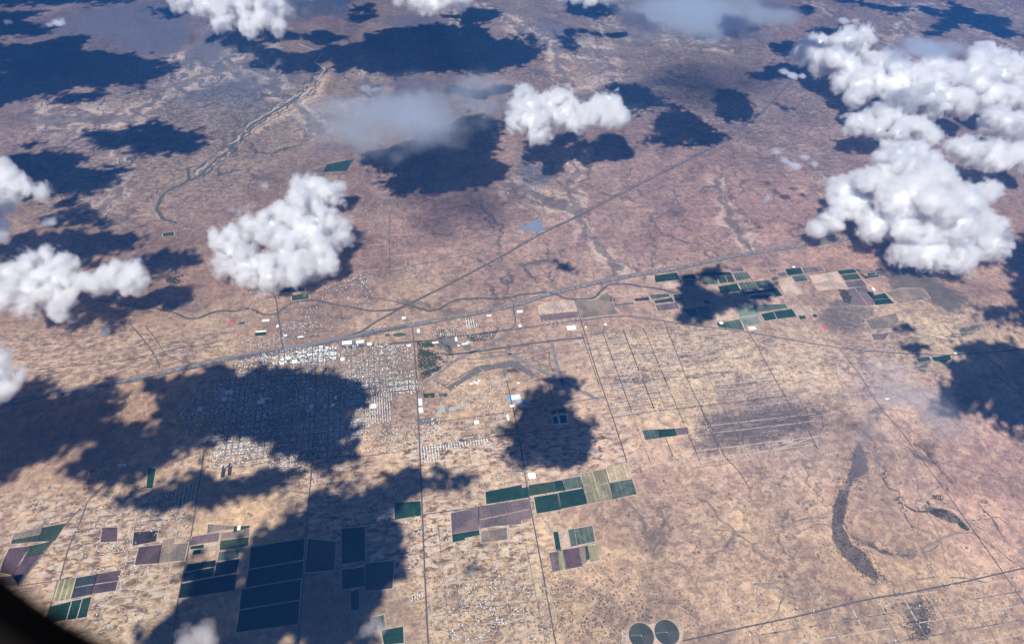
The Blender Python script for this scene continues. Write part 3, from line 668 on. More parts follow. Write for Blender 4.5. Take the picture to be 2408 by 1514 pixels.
ribbon('main_street', 'dark straight street bounding the town on the east', [(970,770),(973,801),(978,870),(981,930),(984,993),(987,1060),(993,1209),(999,1350),(1003,1440),(1008,1530)], 22, ASPH, lift=3.1)
ribbon('country_road', 'dark straight road down through the large shaded fields', [(742,860),(740,940),(736,1040),(733,1100),(727,1170),(716,1320),(700,1530)], 18, ASPH, lift=3.1)
ribbon('country_road', 'dark straight road past the white dairy and the purple fields', [(1183,870),(1195,910),(1208,968),(1217,1010),(1226,1060),(1236,1126),(1244,1170),(1251,1210),(1264,1280),(1276,1343),(1285,1395),(1310,1530)], 18, DARKR, lift=3.1)
ribbon('country_road', 'dark straight road along the west side of the quarter mile lots', [(1350,700),(1366,755),(1385,815),(1400,865),(1423,931),(1443,988),(1470,1073),(1475,1090)], 20, DARKR, lift=3.1)
ribbon('country_road', 'dark straight road in the middle of the quarter mile lots', [(1560,752),(1583,810),(1606,868),(1622,905),(1639,941),(1673,1005),(1705,1075),(1740,1110),(1760,1145)], 16, DARKR, lift=3.1)
ribbon('country_road', 'dark straight road right of the quarter mile lots', [(1740,745),(1753,771),(1779,811),(1813,875),(1853,945),(1873,971),(1900,1010),(1921,1054)], 16, DARKR, lift=3.1)
ribbon('country_road', 'dark straight road crossing the pale plain at the right', [(1976,821),(2026,888),(2056,938),(2089,981),(2116,1009),(2156,1066),(2199,1122),(2233,1169),(2286,1243),(2333,1309),(2359,1346),(2430,1450)], 16, DARKR, lift=3.1)
ribbon('country_road', 'dark road down the left side past the four green strips', [(205,1180),(195,1210),(178,1250),(160,1290),(143,1355),(120,1420),(100,1480)], 16, DARKR, lift=3.1)
ribbon('country_road', 'dark road down between the brown fields left of the great shade', [(480,1060),(470,1130),(456,1220),(447,1270),(436,1330),(420,1400),(403,1530)], 16, DARKR, lift=3.1)
ribbon('county_road', 'long dark road rising to the right across the bottom right corner', [(1560,1516),(1606,1506),(1680,1490),(1756,1473),(1873,1449),(2006,1416),(2070,1403),(2139,1393),(2273,1366),(2359,1346),(2430,1330)], 20, DARKR, lift=3.0)
ribbon('county_road', 'dark road rising to the right above the purple fields', [(803,1240),(870,1230),(985,1211),(1050,1202),(1116,1193),(1250,1172)], 16, DARKR, lift=3.0)
ribbon('county_road', 'dark road past the trailer rows toward the twin ponds', [(740,1075),(860,1072),(987,1054),(1100,1037),(1160,1026),(1280,1012),(1400,1000)], 14, DARKR, lift=3.0)
ribbon('county_road', 'dark road under the blue roofed plant', z3([(0,1230),(250,1200),(540,1160),(920,1105),(1060,1080),(1350,1040),(1560,1005),(1850,955)]), 15, DARKR, lift=3.0)
ribbon('county_road', 'dark line crossing the quarter mile lots to the right', z3([(1900,1165),(2130,1130),(2330,1100),(2700,1060),(2950,1030)]) + [(1850,930)], 15, DARKR, lift=3.0)
ribbon('field_road', 'pale lane climbing past the last quarter mile lots', [(1600,1095),(1720,1075),(1830,1055),(1950,1015)], 14, FAINT, lift=3.0)
ribbon('field_road', 'dark lane joining the purple field to the left road', [(0,1383),(60,1375),(133,1365),(170,1356)], 14, DARKR, lift=3.0)
ribbon('field_road', 'dark lane cutting up from the green field at the far left', [(45,1375),(110,1290),(160,1225),(195,1190),(205,1180),(265,1120)], 15, DARKR, lift=3.0)
ribbon('desert_road', 'left and longer one of two old tracks sloping across the western desert', [(303,758),(330,790),(350,815),(372,848),(375,865)], 20, DARKR, wob=5, lift=2)
ribbon('desert_road', 'second of the two old tracks sloping across the western desert', [(340,765),(365,795),(390,835),(430,850),(480,858)], 16, DARKR, wob=5, lift=2)
ribbon('desert_road', 'pale track rising to the right through the western desert', [(180,905),(233,890),(300,865),(345,845),(380,825),(440,810)], 13, DIRT, wob=8, lift=2.2)
ribbon('desert_road', 'dark thin track along the western desert', [(80,870),(150,862),(233,855),(310,845),(370,832),(430,816),(510,805),(560,795)], 14, DARKR, wob=8, lift=2)
ribbon('desert_road', 'dark thin road in the shaded far western plain', [(180,465),(230,500),(290,535),(350,557),(400,570)], 16, DARKR, lift=3)
ribbon('desert_road', 'thin dark north road through the scattered houses of the northern plain', [(918,495),(915,560),(917,620),(918,650)], 16, DARKR, wob=3, wvar=.4, lift=3)

# -- rivers and washes
ribbon('river', 'dark winding thicket lined river left of the north road', [(230,705),(300,718),(366,725),(413,736),(440,749),(467,748),(500,734),(533,730),(550,733),(583,723),(623,742),(653,738),(686,712),(733,705),(803,718),(870,731),(920,729),(963,716),(990,728),(1010,733),(1030,728),(1050,715),(1080,703),(1136,701),(1186,703),(1236,691),(1280,687),(1303,690),(1323,700),(1356,705),(1396,701),(1430,668),(1470,668),(1536,678),(1600,690)], 46, RIVER, wob=26, wvar=.35, lift=1.8)
ribbon('river_arm', 'second dark arm of the river crossing under the diagonal road', [(850,696),(900,703),(940,712),(975,722),(1010,733)], 26, RIVER, wob=20, wvar=.5, lift=1.7)
ribbon('dry_river', 'grey green dry river winding down the far western plain', [(760,150),(740,165),(735,190),(700,230),(640,265),(585,300),(560,330),(530,360),(500,385),(470,415),(430,432),(400,445),(380,462),(368,490),(380,512),(415,525)], 70, GREENR, wob=50, wvar=.5, lift=6)
for kb, (off_, lab_, mt_) in enumerate(((-9, 'dark thicket braid on the upper side of the dry river', GREENR), (8, 'dark thicket braid on the lower side of the dry river', GREENR), (-4, 'pale sandy braid of the dry river', surf('pale river sand', (.40, .33, .28))), (14, 'thin dark braid farthest below the dry river', WASH))):
    ribbon('river_braid', lab_, [(x_ + off_ * .8, y_ + off_ * .7) for x_, y_ in [(745,185),(700,228),(640,262),(585,298),(560,328),(530,358),(500,383),(470,412)]], 40, mt_, wob=170, wvar=.7, gap=.34, lift=5 + kb * .6)
ribbon('river_arm', 'grey thicket of the dry river above the farmsteads in the west', [(440,395),(445,420),(430,435)], 60, GREENR, wob=40, wvar=.5, lift=5)
ribbon('dry_river', 'pale bright stream bed looping at the far top left', [(700,115),(760,130),(740,150),(765,165),(745,190)], 30, surf('pale stream bed', (.44, .42, .40)), wob=40, wvar=.5, lift=8)
W_ = [([(1275,320),(1350,325),(1365,345),(1330,365),(1300,372)],26),([(1165,560),(1150,590),(1130,600)],28),([(1180,600),(1215,610),(1240,625),(1300,618)],20),([(1110,600),(1130,620),(1155,635),(1170,650)],22),
 ([(1370,390),(1450,470),(1500,520),(1550,560),(1590,600)],15),([(1480,500),(1520,560),(1555,590),(1600,612)],15),([(1380,590),(1400,620),(1430,655)],16),([(1560,570),(1600,600),(1650,620)],16),([(1120,500),(1140,540),(1180,555),(1230,560)],24),([(1080,440),(1100,500),(1125,520)],14),([(1190,450),(1230,470),(1260,500),(1330,520)],18),
 ([(1660,640),(1640,600),(1680,560),(1685,600)],14),([(2050,1060),(2080,1140),(2150,1180),(2250,1220),(2330,1250)],18),([(2040,1130),(2120,1180),(2200,1170),(2300,1230),(2408,1300)],16),([(2110,1040),(2160,1070),(2220,1090),(2300,1110),(2408,1130)],22),([(1870,1255),(1930,1230),(1980,1240)],12),([(2100,1302),(2150,1300),(2200,1275),(2240,1255),(2290,1250),(2340,1290),(2400,1330)],20),
 ([(2380,1240),(2350,1215),(2270,1225),(2240,1180)],16),([(2130,1290),(2180,1300),(2210,1280)],14),([(2150,1360),(2200,1355),(2280,1362),(2330,1370)],18),([(480,260),(500,300),(490,330),(510,360)],26),([(560,320),(620,290),(700,250),(760,240)],30),([(380,250),(400,290),(440,300)],24),([(1080,170),(1140,190),(1200,200),(1240,215)],30),([(1180,165),(1210,190),(1260,210)],22),([(1250,150),(1255,190),(1280,215)],22),
 ([(2240,820),(2200,790),(2150,795),(2100,780)],20),([(2300,770),(2260,795),(2210,790)],30),([(2080,745),(2110,730),(2150,745)],14),([(800,632),(850,640),(920,642),(980,635)],26),([(560,600),(600,600),(640,590)],18),([(60,460),(180,462),(240,470)],20),([(1100,590),(1060,603),(1020,607),(990,600)],20),
 ([(1180,1100),(1250,1180),(1300,1250)],8),([(1780,1480),(1830,1440),(1845,1390),(1820,1370),(1770,1375)],16),([(1600,1230),(1700,1250),(1790,1256),(1850,1230),(1950,1215)],26)]
acc = []
for pts, w in W_: ribbon('wash', None, pts, w * 1.1, WASH, wob=w * 2.2, wvar=.6, gap=.34, add=acc)
for (X0, Y0, X1, Y1, cnt, ln) in ((7000, 3000, 15000, 9500, 7, 2200), (-500, 12500, 9500, 20000, 26, 3200), (-11000, 11500, 0, 21000, 30, 3200), (3000, 19500, 20000, 26000, 20, 4000)):
    for i in range(cnt):
        x = random.uniform(X0, X1); y = random.uniform(Y0, Y1); a = random.uniform(-2.2, -1.2); pts = [(x, y)]
        for k in range(10):
            a += random.uniform(-.45, .45); x += math.cos(a) * ln / 10; y += math.sin(a) * ln / 10; pts.append((x, y))
        w = random.uniform(12, 26)
        ribbon('wash', None, pts, w, WASH, world_pts=True, wob=60, wvar=.6, gap=.36, add=acc, lift=3)
        for q in (3, 5, 7):
            x, y = pts[q]; b = a + random.choice((-1, 1)) * random.uniform(.5, .9) + math.pi; p2 = [(x, y)]
            for k in range(5): b += random.uniform(-.4, .4); x += math.cos(b) * ln / 14; y += math.sin(b) * ln / 14; p2.append((x, y))
            ribbon('wash', None, p2, w * .6, WASH, world_pts=True, wob=60, wvar=.6, gap=.4, add=acc, lift=3)
merged('washes', 'dark scrub lined dry washes branching over the desert plain', acc, WASH, 'stuff')

# -- quarter mile lots: grid of pale tracks and scrub lines
def grid_tracks(poly, xs, ys, mats, width=9, gap=.42, ang=0.0):
    W2 = wpoly(poly); A = np.array(W2); x0, y0 = A.min(0); x1, y1 = A.max(0)
    lines = [((x, y0), (x, y1)) for x in xs if x0 < x < x1] + [((x0, y), (x1, y)) for y in ys if y0 < y < y1]
    for k, (a, b) in enumerate(lines):
        L_ = math.hypot(b[0] - a[0], b[1] - a[1]); n = int(L_ / 60); t = np.linspace(0, 1, n)
        X = a[0] + (b[0] - a[0]) * t; Y = a[1] + (b[1] - a[1]) * t
        ins = sdist(X, Y, W2) > 0; i = 0
        while i < n:
            if ins[i]:
                j = i
                while j < n and ins[j]: j += 1
                if j - i > 3: ribbon('t', None, [(X[i], Y[i]), (X[j - 1], Y[j - 1])], width * random.uniform(.7, 1.3), None, world_pts=True, wob=4, wvar=.4, gap=gap + random.uniform(-.08, .06), lift=1.5, add=mats[k % len(mats)])
                i = j
            i += 1
pale, dark = [], []
E0 = 1660
grid_tracks([(1355,780),(1560,765),(1730,785),(1850,930),(1660,950),(1440,980)], [E0 + 201 * k for k in range(-2, 16)], [6200 + 134 * k for k in range(0, 18)], [pale, dark, dark, pale], 12, .36)
grid_tracks([(1590,960),(1900,930),(1950,1010),(1900,1060),(1700,1095),(1500,1110)], [E0 + 402 * k for k in range(0, 10)], [4700 + 150 * k for k in range(0, 12)], [pale, pale, dark], 13, .30)
grid_tracks([(1700,1490),(2360,1352),(2408,1360),(2408,1514),(1700,1514)], [2500 + 402 * k for k in range(0, 12)], [2000 + 180 * k for k in range(0, 6)], [pale, dark], 13, .36)
grid_tracks([(1010,1220),(1250,1200),(1300,1514),(1010,1514)], [-1609 + E0 + 201 * k for k in range(0, 9)], [3200 + 201 * k for k in range(0, 11)], [pale, dark, pale], 9, .38)
grid_tracks([(990,980),(1180,960),(1240,1120),(995,1160)], [-1609 + E0 + 201 * k for k in range(0, 9)], [5400 + 201 * k for k in range(0, 10)], [pale, dark], 10, .36)
grid_tracks([(740,1090),(985,1070),(990,1200),(735,1240)], [-1609 * 2 + E0 + 201 * k for k in range(0, 9)], [4800 + 201 * k for k in range(0, 10)], [pale, dark], 7, .40)
grid_tracks([(200,1180),(450,1150),(430,1400),(120,1420)], [-1609 * 4 + E0 + 201 * k for k in range(0, 10)], [3900 + 201 * k for k in range(0, 14)], [pale, dark, pale], 10, .38)
grid_tracks([(740,540),(960,500),(980,700),(700,720)], [-3900 + 402 * k for k in range(0, 7)], [8600 + 402 * k for k in range(0, 12)], [pale], 8, .40)
grid_tracks([(1355,780),(1560,765),(1730,785),(1870,935),(1900,1010),(1500,1100),(1440,980)], [E0 + 402 * k for k in range(-1, 10)], [], [pale, dark], 11, .27)
grid_tracks([(1355,780),(1560,765),(1730,785),(1850,930),(1660,950),(1440,980)], [], [6150 + 100 * k for k in range(0, 26)], [pale, dark, pale], 12, .46)
grid_tracks([(1900,830),(2150,850),(2050,1000),(1900,1000)], [E0 + 402 * k for k in range(4, 12)], [5200 + 402 * k for k in range(0, 6)], [pale, dark], 9, .42)
grid_tracks([(1300,700),(1600,690),(1560,760),(1300,770)], [E0 + 402 * k for k in range(-3, 6)], [8000 + 250 * k for k in range(0, 8)], [dark, pale], 9, .40)
merged('dirt_tracks', 'pale dirt tracks dividing the desert into lots', pale, FAINT, 'structure')
merged('scrub_lines', 'dark broken lines of scrub along lot boundaries', dark, WASH, 'stuff')

# -- airfield
for lab, pts, w, mt in (('paved runway running along the north side of the airfield', z3([(270,548),(520,520),(900,465),(1320,405),(1640,375)]), 40, ASPH),
                        ('diagonal runway rising to the right past the golf course', z3([(30,850),(400,580),(640,470),(930,305)]), 46, CONC),
                        ('abandoned pale runway sloping down to the right', z3([(850,510),(1100,640),(1320,740),(1560,880),(1790,990)]), 60, CONC),
                        ('abandoned dark runway running down to the shaded ground', z3([(1320,420),(1350,560),(1400,740),(1440,860)]), 62, CONC),
                        ('old taxiway curving between the runways', z3([(530,590),(760,560),(1000,525),(1300,480)]), 30, CONC)):
    ribbon('runway', lab, pts, w, mt, lift=2.0, wvar=.05)
acc = []
for pts in (z3([(520,500),(515,545)]), z3([(150,790),(260,850),(330,900)]), z3([(900,450),(900,500)]), z3([(1110,575),(1340,705)]), z3([(910,555),(1270,740)]), z3([(610,540),(860,510)]), z3([(250,850),(590,660),(990,590)]), z3([(1300,510),(1290,620),(1330,700)]), z3([(1160,750),(1290,830),(1370,780)]), z3([(1290,830),(1350,1060)]), z3([(1060,800),(1180,750)])):
    ribbon('t', None, pts, 17, None, lift=1.9, wvar=.3, gap=.2, add=acc)
merged('taxiways', 'dark thin taxiways and ditches round the abandoned runways', acc, DARKR)

def sheet(name, label, pts, mat, z=2.0, sub=None, world_pts=False, kind='structure', parent=None, grow=0.0):
    P = pts if world_pts else wpoly(pts)
    A = np.array(P); c = A.mean(0)
    if grow:
        d = A - c; L_ = np.linalg.norm(d, axis=1)[:, None]; A = c + d * (1 + grow / L_ * 1.3)
    zz = float(hgt(c[0], c[1])) + z
    bm = bmesh.new(); vs = [bm.verts.new((x - c[0], y - c[1], zz)) for x, y in A]
    try: f = bm.faces.new(vs)
    except ValueError: bm.free(); return None
    bmesh.ops.triangulate(bm, faces=[f])
    bmesh.ops.recalc_face_normals(bm, faces=bm.faces)
    for f in bm.faces:
        if f.normal.z < 0: f.normal_flip()
    me = bpy.data.meshes.new(name); bm.to_mesh(me); bm.free()
    o = link(name, me, mat, parent=parent, loc=None if parent else (c[0], c[1], 0))
    tag(o, label, kind=kind if parent is None else None)
    return o
APR = surf('cracked apron', (.105, .10, .10), (.16, .145, .14), 40)
sheet('airfield_apron', 'long grey bent apron band south of the abandoned runways', z3([(270,870),(590,665),(640,700),(320,890)]), APR, 2.1)
sheet('airfield_apron', 'middle stretch of the grey bent apron', z3([(592,663),(985,600),(1010,615),(940,660),(650,700)]), APR, 2.3)
sheet('airfield_apron', 'right stretch of the grey bent apron reaching the shade', z3([(985,612),(1165,745),(1120,765),(940,660)]), APR, 2.6)


# ------------------------------------------------------------------ farm fields
def crop_mat(name, c, c2, stripe=0.0, sc_=120, rot=0.0, per=38.0):
    m, nt, N, L, p = nodes(name); rough(p, .95); g = G(nt); P = g.pos()
    n = g.noise(P, 1 / sc_, 6, .65, .5)
    cc = g.mix(g.step(n, .35, .65), col(c2), col(c))
    big = g.noise(P, 1 / 330, 4, .6, .8); fine = g.noise(P, 1 / 28, 5, .7)
    cc = g.mix(1.0, cc, g.mix(g.step(big, .38, .62), (.70, .74, .74, 1), (1.18, 1.14, 1.10, 1)), 'MULTIPLY')
    cc = g.mix(1.0, cc, g.mix(g.step(fine, .35, .65), (.78, .78, .78, 1), (1.2, 1.2, 1.2, 1)), 'MULTIPLY')
    Ps = g.map(P, rot, (1 / per, 1 / 900, 1))
    sx = N.new('ShaderNodeSeparateXYZ'); L.new(Ps, sx.inputs[0])
    w = g.m('ABSOLUTE', g.m('SUBTRACT', g.m('FRACT', sx.outputs[0]), .5))
    irr = g.noise(Ps, 1.1, 3, .6)
    f = g.m('MULTIPLY', g.step(w, .30, .46), g.step(irr, .38, .6))
    cc = g.mix(g.m('MULTIPLY', f, stripe), cc, col(tuple(v * 2.3 + .04 for v in c)))
    L.new(cc, p.inputs['Base Color'])
    return m
FM = {
 'dark green': crop_mat('dark green crop', (.010, .034, .020), (.016, .046, .024), .16),
 'green': crop_mat('green crop', (.028, .056, .022), (.036, .046, .026), .30),
 'grey green': crop_mat('grey green crop', (.075, .095, .068), (.055, .078, .060), .5),
 'pale green': crop_mat('pale green crop', (.19, .22, .17), (.15, .18, .145), .2),
 'purple brown': crop_mat('purple brown tilled soil', (.150, .108, .106), (.128, .092, .092), .10, per=60),
 'dark purple': crop_mat('dark purple tilled soil', (.095, .058, .062), (.080, .050, .054), .05),
 'slate': crop_mat('slate coloured crop', (.040, .045, .048), (.032, .036, .040), .08),
 'brown': crop_mat('brown fallow soil', (.215, .165, .130), (.185, .142, .112), .15),
 'olive striped': crop_mat('olive striped stubble', (.255, .215, .125), (.21, .19, .115), .6, per=66),
 'yellow striped': crop_mat('yellow striped stubble', (.40, .32, .20), (.33, .27, .175), .35, per=60),
 'green striped': crop_mat('green striped crop', (.050, .070, .045), (.10, .11, .08), .8, per=75),
 'tan': crop_mat('tan bare field', (.44, .33, .255), (.38, .285, .225), .15),
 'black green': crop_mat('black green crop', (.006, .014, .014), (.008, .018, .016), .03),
 'shaded brown': crop_mat('brown tilled soil with shade painted in', (.055, .040, .036), (.045, .034, .032), .05),  # darker copy of the brown soil, cloud shade put into the colour
}
BANK = surf('pale field bank', (.50, .40, .31), (.38, .31, .25), 60)
FIELDS = [
 # (tile c, r, colour, polygon, where)
 (1,2,'dark green',[(1015,440),(1270,390),(1275,412),(1312,405),(1322,480),(1022,527)],'left of the road above the big purple field'),
 (1,2,'green',[(1320,393),(1505,365),(1520,437),(1325,470)],'right of the road under the white dairy'),
 (1,2,'dark green',[(1508,363),(1555,357),(1575,430),(1520,437)],'narrow, right of the medium green one under the dairy'),
 (1,2,'grey green',[(1560,352),(1683,330),(1700,408),(1578,428)],'between the narrow green strip and the yellow stubble'),
 (1,2,'dark green',[(1357,478),(1523,450),(1545,565),(1378,593)],'left one of the pair of square dark plots beside the road'),
 (1,2,'dark green',[(1530,445),(1705,415),(1728,525),(1550,560)],'right one of the pair of square dark plots beside the road'),
 (1,2,'olive striped',[(1690,310),(1855,280),(1885,375),(1705,408)],'left of the yellow stubble, upper row'),
 (1,2,'yellow striped',[(1858,275),(2020,235),(2045,345),(1888,372)],'the brightest yellow one at the top of its block'),
 (1,2,'olive striped',[(1705,412),(1890,380),(1915,495),(1735,525)],'left plot of the lower row of stubble'),
 (1,2,'green striped',[(1893,378),(2050,350),(2085,455),(1918,492)],'right end of the stubble block'),
 (1,2,'purple brown',[(772,590),(965,548),(970,706),(780,735)],'left half of the large purple block'),
 (1,2,'purple brown',[(970,545),(1325,487),(1338,558),(973,635)],'upper right of the large purple block'),
 (1,2,'purple brown',[(974,640),(1338,563),(1343,625),(1270,640),(1268,665),(1050,685),(980,700)],'middle right of the large purple block'),
 (1,2,'brown',[(985,718),(1165,690),(1170,775),(988,800)],'small one below the large purple block'),
 (1,2,'dark green',[(780,740),(970,710),(975,745),(870,765),(872,778),(785,797)],'stepped strip under the left purple block'),
 (1,2,'dark green',[(372,515),(558,505),(562,608),(376,635)],'dark square left of the straight street in half shade'),
 (1,2,'dark green',[(1493,723),(1528,720),(1548,845),(1513,850)],'narrow upright strip in the southern plot group'),
 (1,2,'tan',[(1535,720),(1597,710),(1618,825),(1552,838)],'bare plot right of the narrow upright strip'),
 (1,2,'grey green',[(1598,708),(1640,700),(1658,820),(1620,826)],'left of the top right plot in the southern group'),
 (1,2,'green striped',[(1645,700),(1770,678),(1788,790),(1662,815)],'top right plot of the southern group'),
 (1,2,'purple brown',[(1463,870),(1520,860),(1538,995),(1488,1005)],'left column of the lower southern group'),
 (1,2,'olive striped',[(1522,858),(1560,850),(1585,985),(1540,993)],'second column of the lower southern group'),
 (1,2,'dark purple',[(1562,848),(1672,830),(1695,965),(1588,985)],'wide middle column of the lower southern group'),
 (1,2,'brown',[(1675,828),(1715,820),(1735,930),(1697,962)],'column left of the small green strip, southern group'),
 (1,2,'green',[(1716,822),(1735,818),(1752,915),(1728,920)],'slim strip in the lower southern group'),
 (1,2,'olive striped',[(1737,818),(1805,808),(1825,920),(1755,935)],'rightmost plot of the lower southern group'),
 (1,2,'dark green',[(280,1415),(435,1388),(440,1505),(300,1518)],'square at the bottom edge left of the straight street'),
 (1,2,'grey green',[(215,1325),(300,1305),(310,1400),(230,1420)],'faint plot just above the bottom edge square'),
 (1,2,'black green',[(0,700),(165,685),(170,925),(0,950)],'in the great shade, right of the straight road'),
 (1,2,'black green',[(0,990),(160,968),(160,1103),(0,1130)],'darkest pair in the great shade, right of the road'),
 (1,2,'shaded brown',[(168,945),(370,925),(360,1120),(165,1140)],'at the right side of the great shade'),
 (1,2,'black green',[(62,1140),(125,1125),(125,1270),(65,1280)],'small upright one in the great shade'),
 (1,2,'grey green',[(2120,5),(2232,0),(2247,60),(2145,75)],'left half of the lone pair in the quarter mile lots'),
 (1,2,'dark green',[(2236,0),(2345,-5),(2360,45),(2252,58)],'right half of the lone pair in the quarter mile lots'),
 (1,2,'purple brown',[(2348,-5),(2440,-15),(2450,30),(2363,42)],'bare end of the lone pair in the quarter mile lots'),
 (1,2,'tan',[(1975,1415),(2370,1330),(2420,1420),(2400,1518),(1975,1518)],'bare pad round the two circular plots'),
 (0,2,'brown',[(100,735),(300,690),(285,740),(85,778)],'upper left of the pair at the far left'),
 (0,2,'green',[(85,780),(285,742),(270,790),(77,808)],'green lower part of the far left pair'),
 (0,2,'green',[(305,690),(465,660),(390,785),(272,792)],'bright one beside the slanting lane at the far left'),
 (0,2,'dark purple',[(65,838),(210,822),(120,970),(85,1025),(0,1010),(20,930)],'left of the slanting strip at the left edge'),
 (0,2,'green',[(215,820),(370,787),(300,870),(170,905)],'top of the slanting strip at the left edge'),
 (0,2,'dark purple',[(170,908),(300,872),(240,950),(130,1098),(85,1030)],'lower part of the slanting strip at the left edge'),
 (0,2,'dark purple',[(0,1040),(170,1020),(125,1098),(0,1110)],'lowest one at the left edge'),
 (0,2,'olive striped',[(400,1065),(540,1040),(500,1195),(365,1215)],'yellow olive one beside the left road'),
 (0,2,'slate',[(545,1045),(685,1020),(665,1088),(522,1113)],'upper slate one right of the yellow olive plot'),
 (0,2,'slate',[(522,1118),(660,1095),(640,1165),(500,1192)],'lower slate one right of the yellow olive plot'),
 (0,2,'dark purple',[(690,1018),(855,990),(835,1065),(670,1088)],'upper purple one of the four plot square'),
 (0,2,'dark purple',[(664,1095),(832,1070),(815,1135),(645,1160)],'lower purple one of the four plot square'),
 (0,2,'dark green',[(352,1248),(430,1230),(395,1353),(325,1365)],'first of the four narrow strips by the window frame'),
 (0,2,'dark green',[(435,1228),(503,1211),(463,1343),(399,1353)],'second of the four narrow strips by the window frame'),
 (0,2,'dark green',[(510,1208),(578,1196),(538,1333),(472,1343)],'third of the four narrow strips by the window frame'),
 (0,2,'dark green',[(585,1193),(645,1178),(610,1322),(545,1332)],'last of the four narrow strips by the window frame'),
 (0,2,'dark purple',[(980,830),(1140,810),(1115,943),(950,955)],'left one of the purple and brown pair'),
 (0,2,'brown',[(1148,780),(1225,765),(1222,808),(1328,800),(1300,922),(1120,942)],'right one of the purple and brown pair'),
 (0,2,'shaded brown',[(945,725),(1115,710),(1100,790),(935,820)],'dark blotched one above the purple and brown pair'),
 (0,2,'dark purple',[(720,690),(830,690),(825,790),(710,795)],'small one among the scattered houses'),
 (0,2,'brown',[(1468,668),(1670,680),(1650,702),(1560,712),(1462,735)],'curved top one beside the sand bank'),
 (0,2,'green',[(1655,683),(1765,678),(1762,692),(1645,725)],'small strip at the top right of its block'),
 (0,2,'purple brown',[(1355,755),(1550,725),(1540,788),(1335,818)],'left of the bright green plot'),
 (0,2,'brown',[(1560,735),(1760,697),(1758,752),(1555,780)],'above the bright green plot'),
 (0,2,'green',[(1555,785),(1757,757),(1748,820),(1548,853)],'bright green plot in the middle left block'),
 (0,2,'tan',[(1442,808),(1538,793),(1533,855),(1415,878)],'bare square left of the bright green plot'),
 (0,2,'dark green',[(1345,825),(1440,810),(1435,835),(1340,845)],'tiny strip left of the bare square'),
 (0,2,'green',[(1365,852),(1420,844),(1413,875),(1355,885)],'tiny square left of the bare square'),
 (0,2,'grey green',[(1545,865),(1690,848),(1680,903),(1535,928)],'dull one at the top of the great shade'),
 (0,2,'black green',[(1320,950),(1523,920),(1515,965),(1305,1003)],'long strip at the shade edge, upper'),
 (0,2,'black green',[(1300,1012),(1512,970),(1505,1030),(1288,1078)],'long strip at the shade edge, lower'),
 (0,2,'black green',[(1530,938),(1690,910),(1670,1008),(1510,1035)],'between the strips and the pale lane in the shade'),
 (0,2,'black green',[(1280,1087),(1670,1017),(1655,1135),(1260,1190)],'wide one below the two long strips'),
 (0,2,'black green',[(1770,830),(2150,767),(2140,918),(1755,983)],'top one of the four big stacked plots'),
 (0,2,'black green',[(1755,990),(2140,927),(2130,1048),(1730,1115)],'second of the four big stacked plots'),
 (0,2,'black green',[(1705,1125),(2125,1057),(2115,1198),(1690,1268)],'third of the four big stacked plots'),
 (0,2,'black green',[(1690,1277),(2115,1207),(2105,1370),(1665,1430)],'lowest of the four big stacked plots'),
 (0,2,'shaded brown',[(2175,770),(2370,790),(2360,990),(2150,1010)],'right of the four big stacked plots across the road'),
 (0,2,'dark green',[(1045,270),(1100,277),(1075,413),(1032,415)],'lone upright strip in the western farmland'),
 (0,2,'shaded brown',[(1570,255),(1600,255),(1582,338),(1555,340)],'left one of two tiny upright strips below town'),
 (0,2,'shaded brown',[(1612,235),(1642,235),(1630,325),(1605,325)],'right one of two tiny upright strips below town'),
 (2,1,'dark green',[(718,385),(828,373),(850,418),(742,430)],'bright edged one left of the purple rectangle, top row'),
 (2,1,'grey green',[(765,437),(860,424),(885,466),(790,475)],'just below the bright edged dark green one'),
 (2,1,'purple brown',[(838,375),(975,365),(1000,396),(855,416)],'purple rectangle in the top row'),
 (2,1,'dark green',[(1085,397),(1205,382),(1228,410),(1110,424)],'top of the long column right of the tan field'),
 (2,1,'green',[(1112,428),(1228,414),(1262,453),(1140,467)],'second in the long column right of the tan field'),
 (2,1,'purple brown',[(1140,471),(1262,457),(1300,503),(1165,517)],'third in the long column right of the tan field'),
 (2,1,'purple brown',[(1112,535),(1206,517),(1308,645),(1180,638)],'large one beside the dark tree belt'),
 (2,1,'purple brown',[(1210,517),(1290,506),(1370,632),(1312,645)],'left of the two dark green steps'),
 (2,1,'dark green',[(1295,547),(1335,541),(1352,568),(1425,553),(1455,590),(1345,600)],'upper step of the stepped pair'),
 (2,1,'dark green',[(1345,603),(1457,592),(1492,625),(1365,638)],'lower step of the stepped pair'),
 (2,1,'brown',[(1430,547),(1545,520),(1690,520),(1745,590),(1520,628)],'large one right of the stepped pair'),
 (2,1,'brown',[(1285,740),(1500,695),(1525,750),(1470,800),(1330,810)],'tawny one below the grey flats'),
 (2,1,'purple brown',[(1330,845),(1460,830),(1420,885),(1345,885)],'small one under the tawny one'),
 (2,1,'dark green',[(550,702),(635,684),(660,736),(577,750)],'left half of the bright edged pair above the old highway'),
 (2,1,'dark green',[(640,682),(768,665),(803,720),(667,736)],'right half of the bright edged pair above the old highway'),
 (2,1,'grey green',[(497,655),(505,638),(720,630),(740,660),(515,690)],'mottled one above the bright edged pair'),
 (2,1,'grey green',[(290,757),(400,738),(435,818),(315,803)],'beside the old highway near its bend'),
 (2,1,'green',[(235,762),(288,757),(310,803),(250,793)],'tiny one left of the plot beside the old highway'),
 (2,1,'pale green',[(365,642),(480,630),(535,708),(402,723)],'pale square left of the bright edged pair'),
 (2,1,'pale green',[(407,730),(523,713),(558,768),(430,783)],'pale square below the other pale one'),
 (2,1,'dark green',[(125,407),(330,405),(347,428),(140,435)],'long thin one at the top left of the irrigated block'),
 (2,1,'green striped',[(130,440),(230,432),(250,490),(140,495)],'in the second row of the irrigated block, leftmost'),
